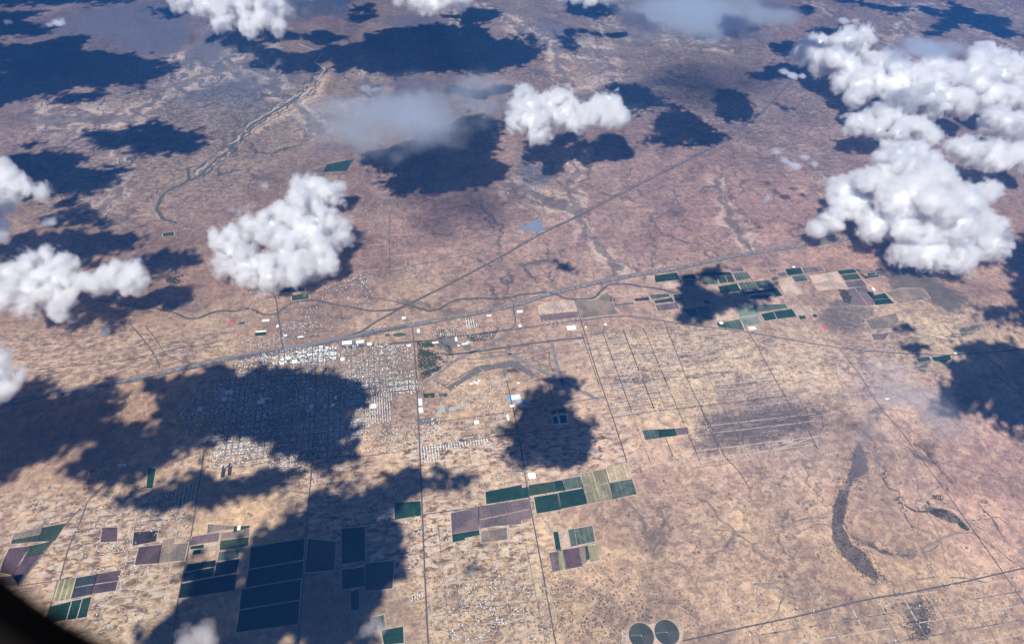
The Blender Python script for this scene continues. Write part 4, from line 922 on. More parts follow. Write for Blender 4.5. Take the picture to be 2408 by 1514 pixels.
 (2,1,'green',[(245,437),(293,432),(315,478),(257,487)],'in the second row of the irrigated block, middle'),
 (2,1,'green',[(300,432),(345,430),(368,475),(320,480)],'in the second row of the irrigated block, right'),
 (2,1,'dark green',[(247,507),(380,485),(408,538),(265,553)],'dark one in the third row of the irrigated block'),
 (2,1,'green striped',[(387,482),(608,462),(647,508),(420,540)],'long striped one in the third row'),
 (2,1,'green striped',[(352,412),(450,403),(485,450),(380,468)],'striped one at the top right of the irrigated block'),
 (2,1,'dark green',[(410,550),(660,515),(705,573),(660,577),(635,545),(430,565)],'long one bending down at its right end'),
 (2,1,'dark green',[(465,597),(480,570),(628,560),(600,588)],'short one in the cloud shade'),
 (2,1,'purple brown',[(322,380),(420,368),(430,400),(345,406)],'small purple one at the top of the irrigated block'),
 (2,1,'dark green',[(0,432),(75,420),(98,452),(0,455)],'at the left end of the irrigated block'),
 (2,1,'purple brown',[(0,462),(98,457),(123,493),(20,510),(0,505)],'under the left end of the irrigated block'),
 (2,1,'dark green',[(0,672),(85,655),(110,713),(50,722)],'lowest dark one left of the cloud shade'),
 (2,1,'purple brown',[(90,650),(180,640),(230,740),(130,730)],'shaded one right of the lowest dark one'),
 (2,1,'green',[(135,602),(180,600),(203,628),(150,633)],'tiny one in the cloud shade'),
 (2,1,'dark green',[(1352,386),(1405,381),(1408,393),(1360,398)],'small dash far right of the top row'),
 (2,1,'dark green',[(1297,415),(1355,409),(1363,423),(1302,430)],'small dash under the far right one'),
 (2,1,'dark green',[(1255,436),(1380,426),(1385,438),(1290,448)],'thin dash lowest of the far right three'),
 (2,1,'purple brown',[(600,387),(653,381),(670,403),(615,410)],'small pale purple one at the left of the tan fields'),
 (2,1,'purple brown',[(657,414),(723,406),(738,433),(680,438)],'left of the bright edged dark green one'),
 (2,1,'tan',[(890,432),(1082,400),(1165,518),(948,540)],'large smooth tan one'),
 (2,1,'tan',[(655,457),(758,440),(865,558),(722,572)],'tan one left of the mottled scrub'),
 (2,1,'tan',[(780,640),(895,640),(935,708),(800,718)],'pale one right of the bright edged pair'),
 (2,1,'tan',[(225,650),(350,640),(395,735),(240,750)],'pale one under the cloud shade'),
 (2,1,'green',[(1642,1012),(1735,1001),(1750,1029),(1660,1043)],'bright rimmed one by the old highway at the far right'),
 (2,1,'dark green',[(1752,1006),(1885,987),(1890,1020),(1850,1043),(1770,1033)],'wedge reaching into the shade at the far right'),
 (2,1,'green',[(815,715),(860,712),(870,733),(825,741)],'tiny green square left of the ranch'),
 (2,1,'green',[(912,705),(940,701),(953,723),(925,727)],'tiny green patch beside the ranch'),
 (1,1,'dark green',[(2208,430),(2365,408),(2390,458),(2215,478)],'first dark one below the highway'),
 (1,1,'tan',[(2150,434),(2204,429),(2218,473),(2155,471)],'bare square left of the first dark one'),
 (1,1,'tan',[(2222,482),(2380,466),(2400,515),(2290,525)],'bare one under the first dark one'),
 (1,1,'purple brown',[(1395,710),(1665,683),(1672,722),(1405,752)],'long one above the old highway'),
 (1,1,'tan',[(1383,640),(1520,600),(1640,608),(1665,680),(1393,706)],'smooth tan one over the long purple one'),
 (1,1,'brown',[(1640,605),(1790,600),(1880,545),(1930,660),(1960,700),(1690,730)],'wide one right of the long purple one'),
 (1,1,'slate',[(2062,592),(2165,580),(2175,603),(2075,612)],'dark strip left of the stepped farm'),
 (1,1,'grey green',[(2170,567),(2310,557),(2320,578),(2190,598)],'stepped farm, top'),
 (1,1,'slate',[(2202,607),(2330,585),(2345,613),(2215,627)],'stepped farm, middle'),
 (1,1,'purple brown',[(2215,637),(2363,620),(2385,663),(2230,680)],'stepped farm, bottom'),
 (1,1,'slate',[(2340,562),(2406,556),(2406,600),(2352,608)],'stepped farm, right'),
 (1,1,'grey green',[(1925,636),(2060,620),(2065,631),(1930,644)],'thin strip above the old highway'),
 (1,1,'green',[(575,1262),(655,1258),(655,1290),(580,1292)],'ball field south of the airfield'),
 (1,1,'grey green',[(680,1262),(748,1258),(748,1283),(690,1290)],'dull ball field beside the green one'),
 (0,1,'dark green',[(1942,520),(2057,500),(2060,545),(1942,552)],'left one under the ragged cloud'),
 (0,1,'dark green',[(2063,500),(2150,515),(2148,543),(2063,548)],'right one under the ragged cloud'),
 (0,1,'green',[(2055,572),(2175,558),(2180,594),(2060,607)],'lower one under the ragged cloud'),
 (0,1,'green',[(1145,132),(1225,122),(1230,148),(1150,155)],'small one by the western farmsteads'),
 (0,1,'pale green',[(1205,371),(1262,366),(1255,394),(1195,400)],'pale lone plot inside the western shade'),
 (0,1,'dark green',[(1800,832),(1870,818),(1880,848),(1800,858)],'park on the north side of town'),
]
def dpoly(c, r, pts): return cp(c, r, pts)
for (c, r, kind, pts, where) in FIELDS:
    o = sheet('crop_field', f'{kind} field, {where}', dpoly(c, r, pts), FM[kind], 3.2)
    if o is not None and kind not in ('tan',) and not where.startswith(('park', 'ball')):
        W2 = wpoly(dpoly(c, r, pts)); A = np.array(W2); cc = A.mean(0)
        d = A - cc; L_ = np.linalg.norm(d, axis=1)[:, None]; A2 = (A + d * (15.0 / L_)) - cc
        bmx = bmesh.new(); f = bmx.faces.new([bmx.verts.new((x, y, float(hgt(cc[0], cc[1])) + 2.2)) for x, y in A2])
        if f.calc_area() > 0:
            f.normal_update()
            if f.normal.z < 0: f.normal_flip()
        bmesh.ops.triangulate(bmx, faces=[f])
        me = bpy.data.meshes.new('bank'); bmx.to_mesh(me); bmx.free()
        link('bank', me, BANK, parent=o)
for kind, pts, where in (('dark green', [(768,388),(790,383),(832,375),(815,402),(760,405)], 'rim of the shade north west of the lone hill'), ('dark green', [(735,413),(762,412),(757,430),(730,432)], 'small one behind the top of the ragged cloud'),
                         ('purple brown', [(737,402),(765,392),(757,410),(733,412)], 'small purple one behind the ragged cloud'), ('brown', [(765,412),(795,412),(792,432),(760,432)], 'small brown one behind the ragged cloud')):
    sheet('crop_field', f'{kind} field, {where}', pts, FM[kind], 5)

def pivot(label, px, py, rpx):
    x, y = at(px, py); R = rpx * depth(x, y) / F
    m, nt, N, L, p = nodes('pivot crop'); rough(p); g = G(nt)
    tc = N.new('ShaderNodeTexCoord').outputs['Object']
    sp = N.new('ShaderNodeSeparateXYZ'); L.new(tc, sp.inputs[0])
    ang = g.m('ARCTAN2', sp.outputs[0], sp.outputs[1]); ln = N.new('ShaderNodeVectorMath'); ln.operation = 'LENGTH'; L.new(tc, ln.inputs[0])
    n = g.noise(tc, 1 / 50, 5, .65)
    c = g.mix(g.step(n, .35, .65), (.048, .052, .044, 1), (.075, .072, .060, 1))
    ring = g.m('ABSOLUTE', g.m('SUBTRACT', g.m('FRACT', g.m('DIVIDE', ln.outputs['Value'], 26.0)), .5))
    c = g.mix(g.m('MULTIPLY', g.step(ring, .34, .46), .35), c, (.12, .115, .095, 1))
    c = g.mix(g.m('MULTIPLY', g.step(g.m('SINE', g.m('MULTIPLY', ang, 2.0)), -.1, .1), .5), c, (.030, .046, .036, 1))
    L.new(c, p.inputs['Base Color'])
    V_ = [(0, 0, 4.2)] + [(R * math.sin(a), R * math.cos(a), 4.2) for a in np.linspace(0, 2 * math.pi, 65)[:-1]]
    o = link('crop_field', mesh('crop_field', V_, [(0, (i + 1) % 64 + 1, i + 1) for i in range(64)]), m, loc=(x, y, 0)); tag(o, label, kind='structure')
    V_ = [((R + 8) * math.sin(a), (R + 8) * math.cos(a), 3.7) for a in np.linspace(0, 2 * math.pi, 65)[:-1]]
    link('rim', mesh('rim', V_, [tuple(range(63, -1, -1))]), BANK, parent=o)
    bm = bmesh.new()
    bmesh.ops.create_cube(bm, size=1, matrix=Matrix.Translation((0, 0, 6)) @ Matrix.Diagonal((9, 9, 6, 1)))
    me = bpy.data.meshes.new('pump'); bm.to_mesh(me); bm.free(); link('pump', me, surf('white painted metal', (.8, .8, .8)), parent=o)
    a0 = random.uniform(0, 6.28); bm = bmesh.new()
    bmesh.ops.create_cube(bm, size=1, matrix=Matrix.Rotation(a0, 4, 'Z') @ Matrix.Translation((R / 2, 0, 9)) @ Matrix.Diagonal((R, 3, 2, 1)))
    for k in range(1, 8):
        for sgn in (-1, 1):
            bmesh.ops.create_cube(bm, size=1, matrix=Matrix.Rotation(a0, 4, 'Z') @ Matrix.Translation((R * k / 8, 2.5 * sgn, 6.3)) @ Matrix.Diagonal((1, 1, 4.5, 1)))
    me = bpy.data.meshes.new('watering_arm'); bm.to_mesh(me); bm.free(); link('watering_arm', me, surf('grey steel', (.3, .3, .3)), parent=o)
pivot('left one of the two dark circular fields at the bottom edge', 1508, 1494, 30)
pivot('right one of the two dark circular fields at the bottom edge', 1568, 1486, 29.5)

# ------------------------------------------------------------------ ponds and parks
def water_mat(name, c):
    m, nt, N, L, p = nodes(name); p.inputs['Base Color'].default_value = col(c); p.inputs['Roughness'].default_value = .12
    return m
POND = water_mat('pond water', (.004, .010, .018))
LINER = surf('pale pond rim', (.72, .72, .72))
for lab, pts in (('left one of the two black lined ponds in the shade', z3([(1325,1155),(1370,1148),(1390,1222),(1338,1230)])), ('right one of the two black lined ponds in the shade', z3([(1390,1142),(1460,1138),(1475,1215),(1405,1222)]))):
    o = sheet('pond', lab, pts, POND, 4.5)
    W2 = np.array(wpoly(pts)); cc = W2.mean(0); d = W2 - cc; L_ = np.linalg.norm(d, axis=1)[:, None]
    O = W2 - cc + d * (26 / L_); I = W2 - cc
    V_ = [(x, y, 4.0) for x, y in O] + [(x, y, 5.6) for x, y in I]
    link('rim', mesh('rim', V_, [(i, (i + 1) % 4, (i + 1) % 4 + 4, i + 4) for i in range(4)]), LINER, parent=o)
for lab, pts in (('left empty basin behind the two ponds', z3([(1310,1100),(1360,1085),(1368,1120),(1312,1135)])), ('right empty basin behind the two ponds', z3([(1375,1085),(1445,1072),(1455,1105),(1380,1120)]))):
    sheet('basin', lab, pts, surf('dark basin', (.05, .055, .06)), 2.6)
sheet('pond', 'shallow blue pond left of the diagonal road', [(1217,536),(1222,530),(1240,531),(1250,520),(1262,517),(1275,522),(1276,540),(1270,549),(1255,543),(1235,542)], surf('shallow muddy water', (.14, .18, .26), (.18, .20, .25), 120, r=.4), 3.0)
TURF = surf('watered turf', (.035, .075, .04), (.09, .10, .06), 40)
for lab, pts in (('oval green park beside the rail yard, left', z1([(1870,345),(1890,335),(1925,340),(1928,355),(1900,362),(1875,358)])), ('larger oval green park beside the rail yard, right', z1([(1950,345),(1985,330),(2040,325),(2080,335),(2080,355),(2000,365),(1960,362)])),
                 ('golf course fairway nearest the airfield terminal', z1([(2220,430),(2300,420),(2370,450),(2340,470),(2260,465)])), ('golf course fairway in the middle', z1([(2200,490),(2290,500),(2370,540),(2300,560),(2220,540)])),
                 ('golf course fairway with the dark pond', z1([(2290,620),(2350,615),(2390,650),(2330,665),(2295,655)])), ('golf course fairway beside the diagonal runway', z1([(2215,720),(2330,690),(2440,650),(2400,700),(2280,745)])),
                 ('golf course fairway nearest the main street', z1([(2200,640),(2250,630),(2260,660),(2215,680)]))):
    sheet('lawn', lab, pts, TURF, 2.6)
PAVE = surf('grey paving', (.16, .155, .155), (.12, .115, .12), 50)
sheet('parking_lot', 'dark grey paved yard beside the airfield hangars', z3([(200,390),(380,380),(390,455),(215,485)]), PAVE, 2.6)
sheet('parking_lot', 'grey paved hangar apron touching the runway', z3([(445,448),(520,440),(525,490),(450,498)]), PAVE, 2.8)
sheet('parking_lot', 'grey paved rectangle with pale bays east of the main street', z3([(5,1175),(180,1160),(185,1200),(10,1225)]), PAVE, 2.6)
sheet('parking_lot', 'dark paved yard round the two big warehouses', z1([(1440,420),(1690,395),(1695,455),(1450,480)]), PAVE, 2.6)
sheet('parking_lot', 'pale blue plastic lined yard of the plant', z3([(870,945),(1010,928),(1020,980),(930,1010),(885,1000)]), surf('blue liner', (.16, .26, .55), (.20, .32, .60), 60), 2.8)
sheet('parking_lot', 'second pale blue lined yard of the plant', z3([(985,1005),(1090,1000),(1095,1050),(1000,1060)]), surf('blue liner dull', (.18, .26, .46), (.2, .3, .5), 60), 2.8)

# ------------------------------------------------------------------ buildings
ROOFS = {'cream': (.82, .76, .64), 'white': (.86, .86, .86), 'grey': (.36, .37, .39), 'red': (.48, .10, .10), 'dark grey': (.07, .075, .085), 'teal grey': (.30, .38, .38), 'blue': (.16, .28, .62), 'silver': (.62, .66, .68), 'brown': (.30, .21, .16), 'tan': (.55, .46, .36)}
RM = {k: surf(k + ' roofing', v, tuple(q * .9 for q in v), 25, r=.8) for k, v in ROOFS.items()}
WALLM = surf('plain walls', (.50, .46, .42), (.46, .42, .38), 20)
DOORM = surf('dark doors', (.08, .08, .09))
def box(bm, x, y, z, sx, sy, sz):
    bmesh.ops.create_cube(bm, size=1, matrix=Matrix.Translation((x, y, z)) @ Matrix.Diagonal((sx, sy, sz, 1)))
def big_building(px, py, wpx, hpx, colr, label, hgt_=8, flat=True):
    x, y = at(px, py); k = depth(x, y) / F
    w = wpx * k; d = hpx * k * 1.45
    o = bpy.data.objects.new('building', None); COL.objects.link(o); o.location = (x, y, 0)
    tag(o, label, 'building')
    bm = bmesh.new(); box(bm, 0, 0, hgt_ / 2, w, d, hgt_); me = bpy.data.meshes.new('wall'); bm.to_mesh(me); bm.free(); link('wall', me, WALLM, parent=o)
    bm = bmesh.new()
    if flat:
        box(bm, 0, 0, hgt_ + .5, w + 1, d + 1, .9)
        for i in range(max(1, int(w / 30))): box(bm, -w / 2 + (i + .5) * w / max(1, int(w / 30)), random.uniform(-.25, .25) * d, hgt_ + 1.6, 4, 4, 1.4)
    else:
        r = d * .14; V_ = [bm.verts.new(v) for v in ((-w/2-1,-d/2-1,hgt_),(w/2+1,-d/2-1,hgt_),(w/2+1,d/2+1,hgt_),(-w/2-1,d/2+1,hgt_),(-w/2-1,0,hgt_+r),(w/2+1,0,hgt_+r))]
        for f in ((0,1,5,4),(2,3,4,5),(1,2,5),(3,0,4)): bm.faces.new([V_[i] for i in f])
    me = bpy.data.meshes.new('roof'); bm.to_mesh(me); bm.free(); link('roof', me, RM[colr], parent=o)
    nd = max(1, int(w / 28))
    for i in range(min(nd, 6)):
        bm = bmesh.new(); box(bm, -w / 2 + (i + .5) * w / min(nd, 6), -d / 2 - .2, 2.2, 5, .4, 4.2); me = bpy.data.meshes.new('door'); bm.to_mesh(me); bm.free(); link('door', me, DOORM, parent=o)
def Z1(x, y): return (458.8 + x / 4.199, 704.6 + y / 4.199)
def Z3(x, y): return (983.2 + x / 4.199, 704.6 + y / 4.199)
BIG = [
 (Z1(1500,427),95,33,'cream','left one of the two big cream warehouses beside the rail yard'), (Z1(1630,418),80,28,'cream','right one of the two big cream warehouses beside the rail yard'), (Z1(1722,440),44,28,'cream','smaller cream shed right of the two big warehouses'),
 (Z1(2110,455),44,20,'cream','pale store just left of the main street'), (Z1(2205,310),28,34,'white','white block right of the green oval parks'), (Z1(2060,183),38,22,'white','lone white building between the diagonal road and the highway'),
 (Z1(698,208),72,20,'cream','long cream building left of the north road'), (Z1(355,230),58,22,'red','red roofed building alone in the scrub west of the north road'), (Z1(462,235),50,24,'dark grey','dark roofed building right of the red one'),
 (Z1(650,316),100,12,'white','long thin white building edging the small green park'), (Z1(893,355),34,13,'white','small white building right of the north road'), (Z1(1042,370),55,12,'white','thin white building just above the rail yard'), (Z1(815,262),22,22,'white','white cube beside the north road'),
 (Z1(1242,465),36,13,'white','white shed on the south side of the rail yard'), (Z1(1456,590),40,28,'cream','cream hall in the upper right of the town blocks'), (Z1(1300,472),30,13,'white','white shed right of the other white rail shed'), (Z1(1130,543),42,14,'white','white row in the bright town centre'),
 (Z1(922,578),42,26,'cream','largest pale block in the bright town centre'), (Z1(862,592),30,18,'white','pale block left of the largest one in the town centre'), (Z1(982,612),46,32,'white','square white block at the shade edge in the town centre'), (Z1(860,632),36,22,'white','white block on the shade edge below the town centre'), (Z1(1065,555),26,12,'silver','silver shed in the bright town centre'),
 (Z1(1755,1052),70,38,'cream','cream roofed school among the dense house rows'), (Z1(1388,968),22,30,'white','white upright building at the right of the light gap in the shade'), (Z1(1360,1042),36,28,'white','white square building right of the light gap'), (Z1(1150,1055),36,34,'silver','silver square building at the left of the light gap'),
 (Z1(1128,1090),46,10,'silver','first thin silver wing below the silver square'), (Z1(1128,1108),46,8,'silver','second thin silver wing below the silver square'), (Z1(1290,1048),40,11,'silver','thin wing right of the silver square'), (Z1(1280,1068),40,9,'silver','lower thin wing right of the silver square'),
 (Z1(650,1012),70,36,'silver','large silver school in the middle of the shaded town'), (Z1(690,980),90,12,'silver','long silver wing above the large shaded school'), (Z1(335,915),76,30,'silver','large pale complex at the left of the shaded town'), (Z1(290,985),50,30,'silver','pale building below the left complex in the shade'), (Z1(360,992),44,12,'silver','thin pale wing right of the lower left complex'), (Z1(48,1085),40,36,'silver','pale building at the western end of the shaded town'),
 (Z1(1082,812),30,11,'silver','short silver roof in the upper shaded town'), (Z1(1140,880),28,12,'silver','short silver roof below the other one in the shade'),
 (Z3(1512,280),92,42,'cream','big cream factory on the old highway east of town'), (Z3(1003,120),58,22,'white','white building in the loop of paved streets by the overpass'), (Z3(1005,260),28,22,'white','white building where the overpass road meets the old highway'), (Z3(700,160),46,14,'white','white building between the highway and the park homes'),
 (Z3(965,965),95,44,'silver','silver roof on the blue lined yard of the plant'), (Z3(1008,1030),44,58,'silver','upright silver roof of the plant below the larger one'), (Z3(930,1050),50,20,'white','white sheds at the left foot of the plant'), (Z3(1052,1048),34,13,'silver','small shed at the right foot of the plant'),
 (Z3(240,1085),58,44,'teal grey','grey hall west of the plant'), (Z3(340,1080),62,30,'grey','grey hall right of the other grey hall'), (Z3(415,1045),25,28,'teal grey','small teal grey hall above the grey halls'), (Z3(475,1028),65,11,'teal grey','thin teal grey shed right of the small hall'),
 (Z3(530,970),34,11,'teal grey','left one of three thin sheds in a line'), (Z3(580,965),38,11,'teal grey','middle one of three thin sheds in a line'), (Z3(648,957),66,11,'teal grey','right and longest one of three thin sheds in a line'), (Z3(28,1092),45,46,'cream','cream square building just right of the main street'), (Z3(22,1012),36,58,'white','white upright building just right of the main street'),
 (Z3(888,1168),22,46,'white','white narrow building standing upright south of the plant'), (Z3(818,1156),36,30,'grey','grey yard building left of the narrow white one'), (Z3(578,1212),50,32,'cream','striped cream building south of the grey halls'), (Z3(525,830),26,13,'white','left white shed below the apron'), (Z3(558,815),22,12,'white','second white shed below the apron'), (Z3(600,800),24,12,'white','third white shed below the apron'), (Z3(585,826),28,11,'white','lower white shed below the apron'),
 (Z3(862,786),46,20,'grey','grey building right of the white sheds below the apron'), (Z3(732,795),36,11,'grey','thin grey building below the apron'), (Z3(990,824),24,12,'white','white building below the right apron end'), (Z3(375,392),22,38,'white','white hangar on the airfield, upright'), (Z3(400,455),24,12,'white','small hangar left of the row'), (Z3(460,440),60,13,'white','long white hangar row by the runway'), (Z3(492,420),26,11,'white','hangar behind the long row'),
 (Z3(170,425),64,12,'white','slanting white row by the golf course'), (Z3(1655,270),14,14,'white','small white block right of the big cream factory'), (Z3(1850,246),24,20,'white','white block on the square paved lot by the old highway'),
 ((1251,1119),18,11,'cream','white dairy building beside the straight road'), ((1769,772),17,7,'white','white farm building below the pale green squares'), ((1696,760),9,5,'white','white farm shed beside the plot by the old highway'), ((1866,628),6,3,'white','white shed above the bright edged dark green field'), ((2086,938),11,3,'white','lone white shed where the pale veil lies'), ((2246,831),6,3,'white','white roof at the end of the old highway'), ((2054,680),6,7,'white','white barn between the purple fields'),
 ((1940,770),9,11,'red','rust red pens above the old highway'), ((562,1236+5),7,8,'white','white barn at the top of the great shade'), ((288,1094),22,8,'silver','pale roofs in the shaded western farmland'),
]
for (p, w, h, c, lab) in BIG:
    w2, h2 = (w / 4.199, h / 4.199) if isinstance(w, int) and w > 20 else (w, h)
    if w <= 24 and p[0] not in (1251,) and (p[0] % 1 or p[1] % 1): w2, h2 = w / 4.199, h / 4.199
    if lab.startswith('pale roofs in the shaded western'): w2, h2 = 18, 5
    big_building(p[0], p[1], w2, h2, c, lab, hgt_=7 if w2 < 8 else 10, flat=not lab.startswith(('left white', 'second white', 'third white')))

# small houses ------------------------------------------------------
HC_ = ['white', 'silver', 'silver', 'cream', 'tan', 'grey', 'dark grey', 'dark grey', 'teal grey', 'brown']
HMATS = [RM[k] for k in ('white', 'silver', 'cream', 'tan', 'grey', 'dark grey', 'teal grey', 'brown')] + [WALLM]
HK = {'white': 0, 'silver': 1, 'cream': 2, 'tan': 3, 'grey': 4, 'dark grey': 5, 'teal grey': 6, 'brown': 7}
def house_mesh(name, w, d, h, k):
    r = min(w, d) * .22
    V_ = [(-w/2,-d/2,0),(w/2,-d/2,0),(w/2,d/2,0),(-w/2,d/2,0),(-w/2,-d/2,h),(w/2,-d/2,h),(w/2,d/2,h),(-w/2,d/2,h),(-w/2,0,h+r),(w/2,0,h+r)]
    F_ = [(0,1,5,4),(1,2,6,9,5),(2,3,7,6),(3,0,4,8,7),(4,5,9,8),(6,7,8,9)]
    return V_, F_, [8, 8, 8, 8, k, k]
HOUSES = []   # x, y, w, d, rot, colour index
def inside(x, y, P):
    c = False; n = len(P)
    for i in range(n):
        x1, y1 = P[i]; x2, y2 = P[(i + 1) % n]
        if (y1 > y) != (y2 > y) and x < (x2 - x1) * (y - y1) / (y2 - y1) + x1: c = not c
    return c
HR = random.Random(77)
def town(poly, keep, bx=96, by=118, sx=23, sy=30, size=(10, 17), cols=HC_, street=17, seed_var=.0, shade=1.0):
    P = wpoly(poly); A = np.array(P); x0, y0 = A.min(0); x1, y1 = A.max(0)
    y = math.floor(y0 / by) * by
    while y < y1:
        x = math.floor(x0 / bx) * bx
        while x < x1:
            if (x % bx) > street and (y % by) > street and inside(x, y, P):
                q = keep * (1 + seed_var * (2.6 * float(fbm(np.array([x]), np.array([y]), 420, 3)[0])))
                if HR.random() < q:
                    w = HR.uniform(*size); d = w * HR.uniform(.55, .9)
                    if HR.random() < .3: w, d = d, w
                    HOUSES.append((x + HR.uniform(-4, 4), y + HR.uniform(-5, 5), w, d, HR.choice((0, 0, 0, .05, -.06)), HK[HR.choice(cols)]))
            x += sx
        y += sy
town([(540,858),(600,835),(700,816),(800,812),(870,806),(960,812),(970,850),(978,925),(870,920),(812,905),(770,870),(700,855),(620,857),(560,880)], .80, seed_var=1.3, size=(11, 22))
town([(640,838),(720,822),(790,815),(790,850),(700,853),(640,856)], .55, size=(15, 30), cols=['white', 'white', 'cream', 'silver', 'grey'])
town([(470,905),(560,880),(640,857),(770,870),(865,915),(870,1000),(820,1075),(690,1100),(520,1100),(500,1050),(430,1020),(420,950)], .66, seed_var=1.0, size=(12, 22), cols=['white', 'silver', 'cream', 'silver', 'grey', 'tan', 'grey'])
town([(500,1055),(620,1040),(640,1075),(560,1095),(480,1100)], .75, seed_var=.5, size=(12, 20))
town([(553,815),(590,795),(655,788),(662,762),(720,752),(760,762),(760,785),(700,797),(610,818),(560,826)], .62, seed_var=.9)
town([(870,923),(922,923),(918,993),(868,996)], .95, bx=40, by=9000, sx=20, sy=19, street=14, size=(11, 15), cols=['white', 'silver', 'cream', 'white', 'grey'])
town([(925,893),(980,888),(982,925),(925,925)], .9, bx=60, sx=20, sy=24, cols=['white', 'silver', 'cream', 'tan'])
town([(985,1052),(1034,1045),(1034,1083),(990,1088)], .97, bx=44, by=9000, sx=22, sy=17, street=12, size=(12, 16), cols=['white', 'white', 'cream', 'silver'])
town([(1034,1045),(1146,1030),(1146,1043),(1034,1058)], .93, bx=44, by=9000, sx=22, sy=17, street=12, size=(12, 16), cols=['white', 'white', 'cream', 'silver'])
town([(402,1150),(472,1132),(470,1175),(407,1187)], .95, bx=54, by=9000, sx=27, sy=20, street=14, size=(11, 15), cols=['white', 'silver', 'cream'])
town([(966,1399),(996,1393),(996,1406),(968,1411)], .95, bx=34, by=9000, sx=17, sy=15, street=10, size=(9, 13), cols=['white', 'silver', 'cream'])
town([(1094,749),(1113,747),(1124,767),(1098,774)], .95, bx=44, by=9000, sx=22, sy=17, street=12, size=(12, 17), cols=['white', 'white', 'cream', 'silver'])
town([(1024,780),(1076,769),(1076,787),(1028,792)], .8, bx=40, sx=20, sy=24, cols=['dark grey', 'grey', 'silver', 'white'])
town([(1096,792),(1168,780),(1155,798),(1098,802)], .95, bx=50, by=9000, sx=20, sy=20, street=10, cols=['dark grey', 'dark grey', 'grey', 'teal grey', 'silver'])
town([(662,735),(800,700),(880,690),(880,720),(800,760),(770,785),(762,755),(720,750)], .16, seed_var=1.4)
town([(900,755),(975,740),(975,765),(880,780)], .25, seed_var=1.2)
town([(985,930),(1190,900),(1210,975),(1225,1010),(1100,1035),(990,1050)], .13, seed_var=1.6)
town([(1010,760),(1100,742),(1180,745),(1200,775),(1100,790),(1010,800)], .22, seed_var=1.5)
town([(580,680),(650,672),(655,745),(560,770)], .10, seed_var=1.5)
town([(995,985),(1030,980),(1040,1030),(990,1040)], .3, seed_var=1.2, size=(14, 26))
town([(470,1108),(500,1115),(640,1090),(600,1120)], .12)
town([(820,1010),(985,990),(985,1056),(830,1075)], .34, seed_var=1.0)
town([(290,1040),(430,1020),(500,1060),(440,1090),(330,1100)], .16, seed_var=1.2)
town([(640,1075),(760,1060),(800,1130),(700,1150)], .26, seed_var=1.2)
town([(875,1010),(985,1000),(985,1055),(880,1068)], .2)
def scatter(poly, n, spread=26, cl=(1, 4), size=(10, 18), cols=None):
    P = wpoly(poly); A = np.array(P); x0, y0 = A.min(0); x1, y1 = A.max(0); k = 0; tries = 0
    while k < n and tries < n * 30:
        tries += 1
        x, y = HR.uniform(x0, x1), HR.uniform(y0, y1)
        if not inside(x, y, P) or any(inside(x, y, q) for q in FW): continue
        if float(fbm(np.array([x]), np.array([y]), 900, 3)[0]) < HR.uniform(-.3, .12): continue
        k += 1
        for j in range(HR.randint(*cl)):
            w = HR.uniform(*size); HOUSES.append((x + HR.gauss(0, spread), y + HR.gauss(0, spread), w, w * HR.uniform(.5, .85), HR.choice((0, 0, 1.57, .3)), HK[HR.choice(cols or HC_)]))
FW = [wpoly(dpoly(c, r, p)) for (c, r, k_, p, w_) in FIELDS] + [wpoly([(1478,1460),(1600,1450),(1600,1514),(1478,1514)])]
scatter([(10,1180),(455,1150),(430,1400),(300,1500),(210,1480),(200,1350),(170,1200)], 170)
scatter([(230,1150),(400,1140),(400,1175),(240,1180)], 30)
scatter([(1008,1210),(1060,1200),(1060,1290),(1010,1290)], 14)
scatter([(1160,1270),(1245,1260),(1290,1420),(1160,1370)], 34)
scatter([(1010,1370),(1170,1370),(1190,1514),(1010,1514)], 130)
scatter([(1170,1370),(1280,1380),(1300,1514),(1190,1514)], 26)
scatter([(950,1220),(990,1215),(1000,1400),(960,1390)], 26)
scatter([(990,900),(1190,880),(1230,1000),(990,1050)], 100)
scatter([(1160,1110),(1240,1100),(1245,1145),(1130,1150)], 16)
scatter([(1390,770),(1560,765),(1730,785),(1850,930),(1640,960),(1440,980)], 170, size=(9, 15))
scatter([(1470,960),(1640,950),(1700,1050),(1480,1060)], 16)
scatter([(1700,1480),(1900,1440),(2400,1340),(2400,1514),(1750,1514)], 24)
scatter([(1850,1400),(1960,1390),(1960,1440),(1840,1440)], 6)
scatter([(850,480),(980,470),(980,580),(870,600)], 28)
scatter([(380,470),(490,460),(480,560),(420,570)], 22)
scatter([(760,660),(870,640),(870,700),(770,710)], 90)
scatter([(960,625),(1010,625),(1005,650),(960,650)], 16)
scatter([(580,675),(640,680),(640,700),(590,700)], 12)
scatter([(740,1160),(900,1110),(980,1150),(900,1240),(740,1240)], 40)
scatter([(250,1060),(450,1090),(400,1140),(160,1130)], 12)
scatter([(1270,720),(1330,715),(1330,760),(1275,765)], 18)
scatter([(550,480),(1500,400),(1500,600),(1100,700)], 12)
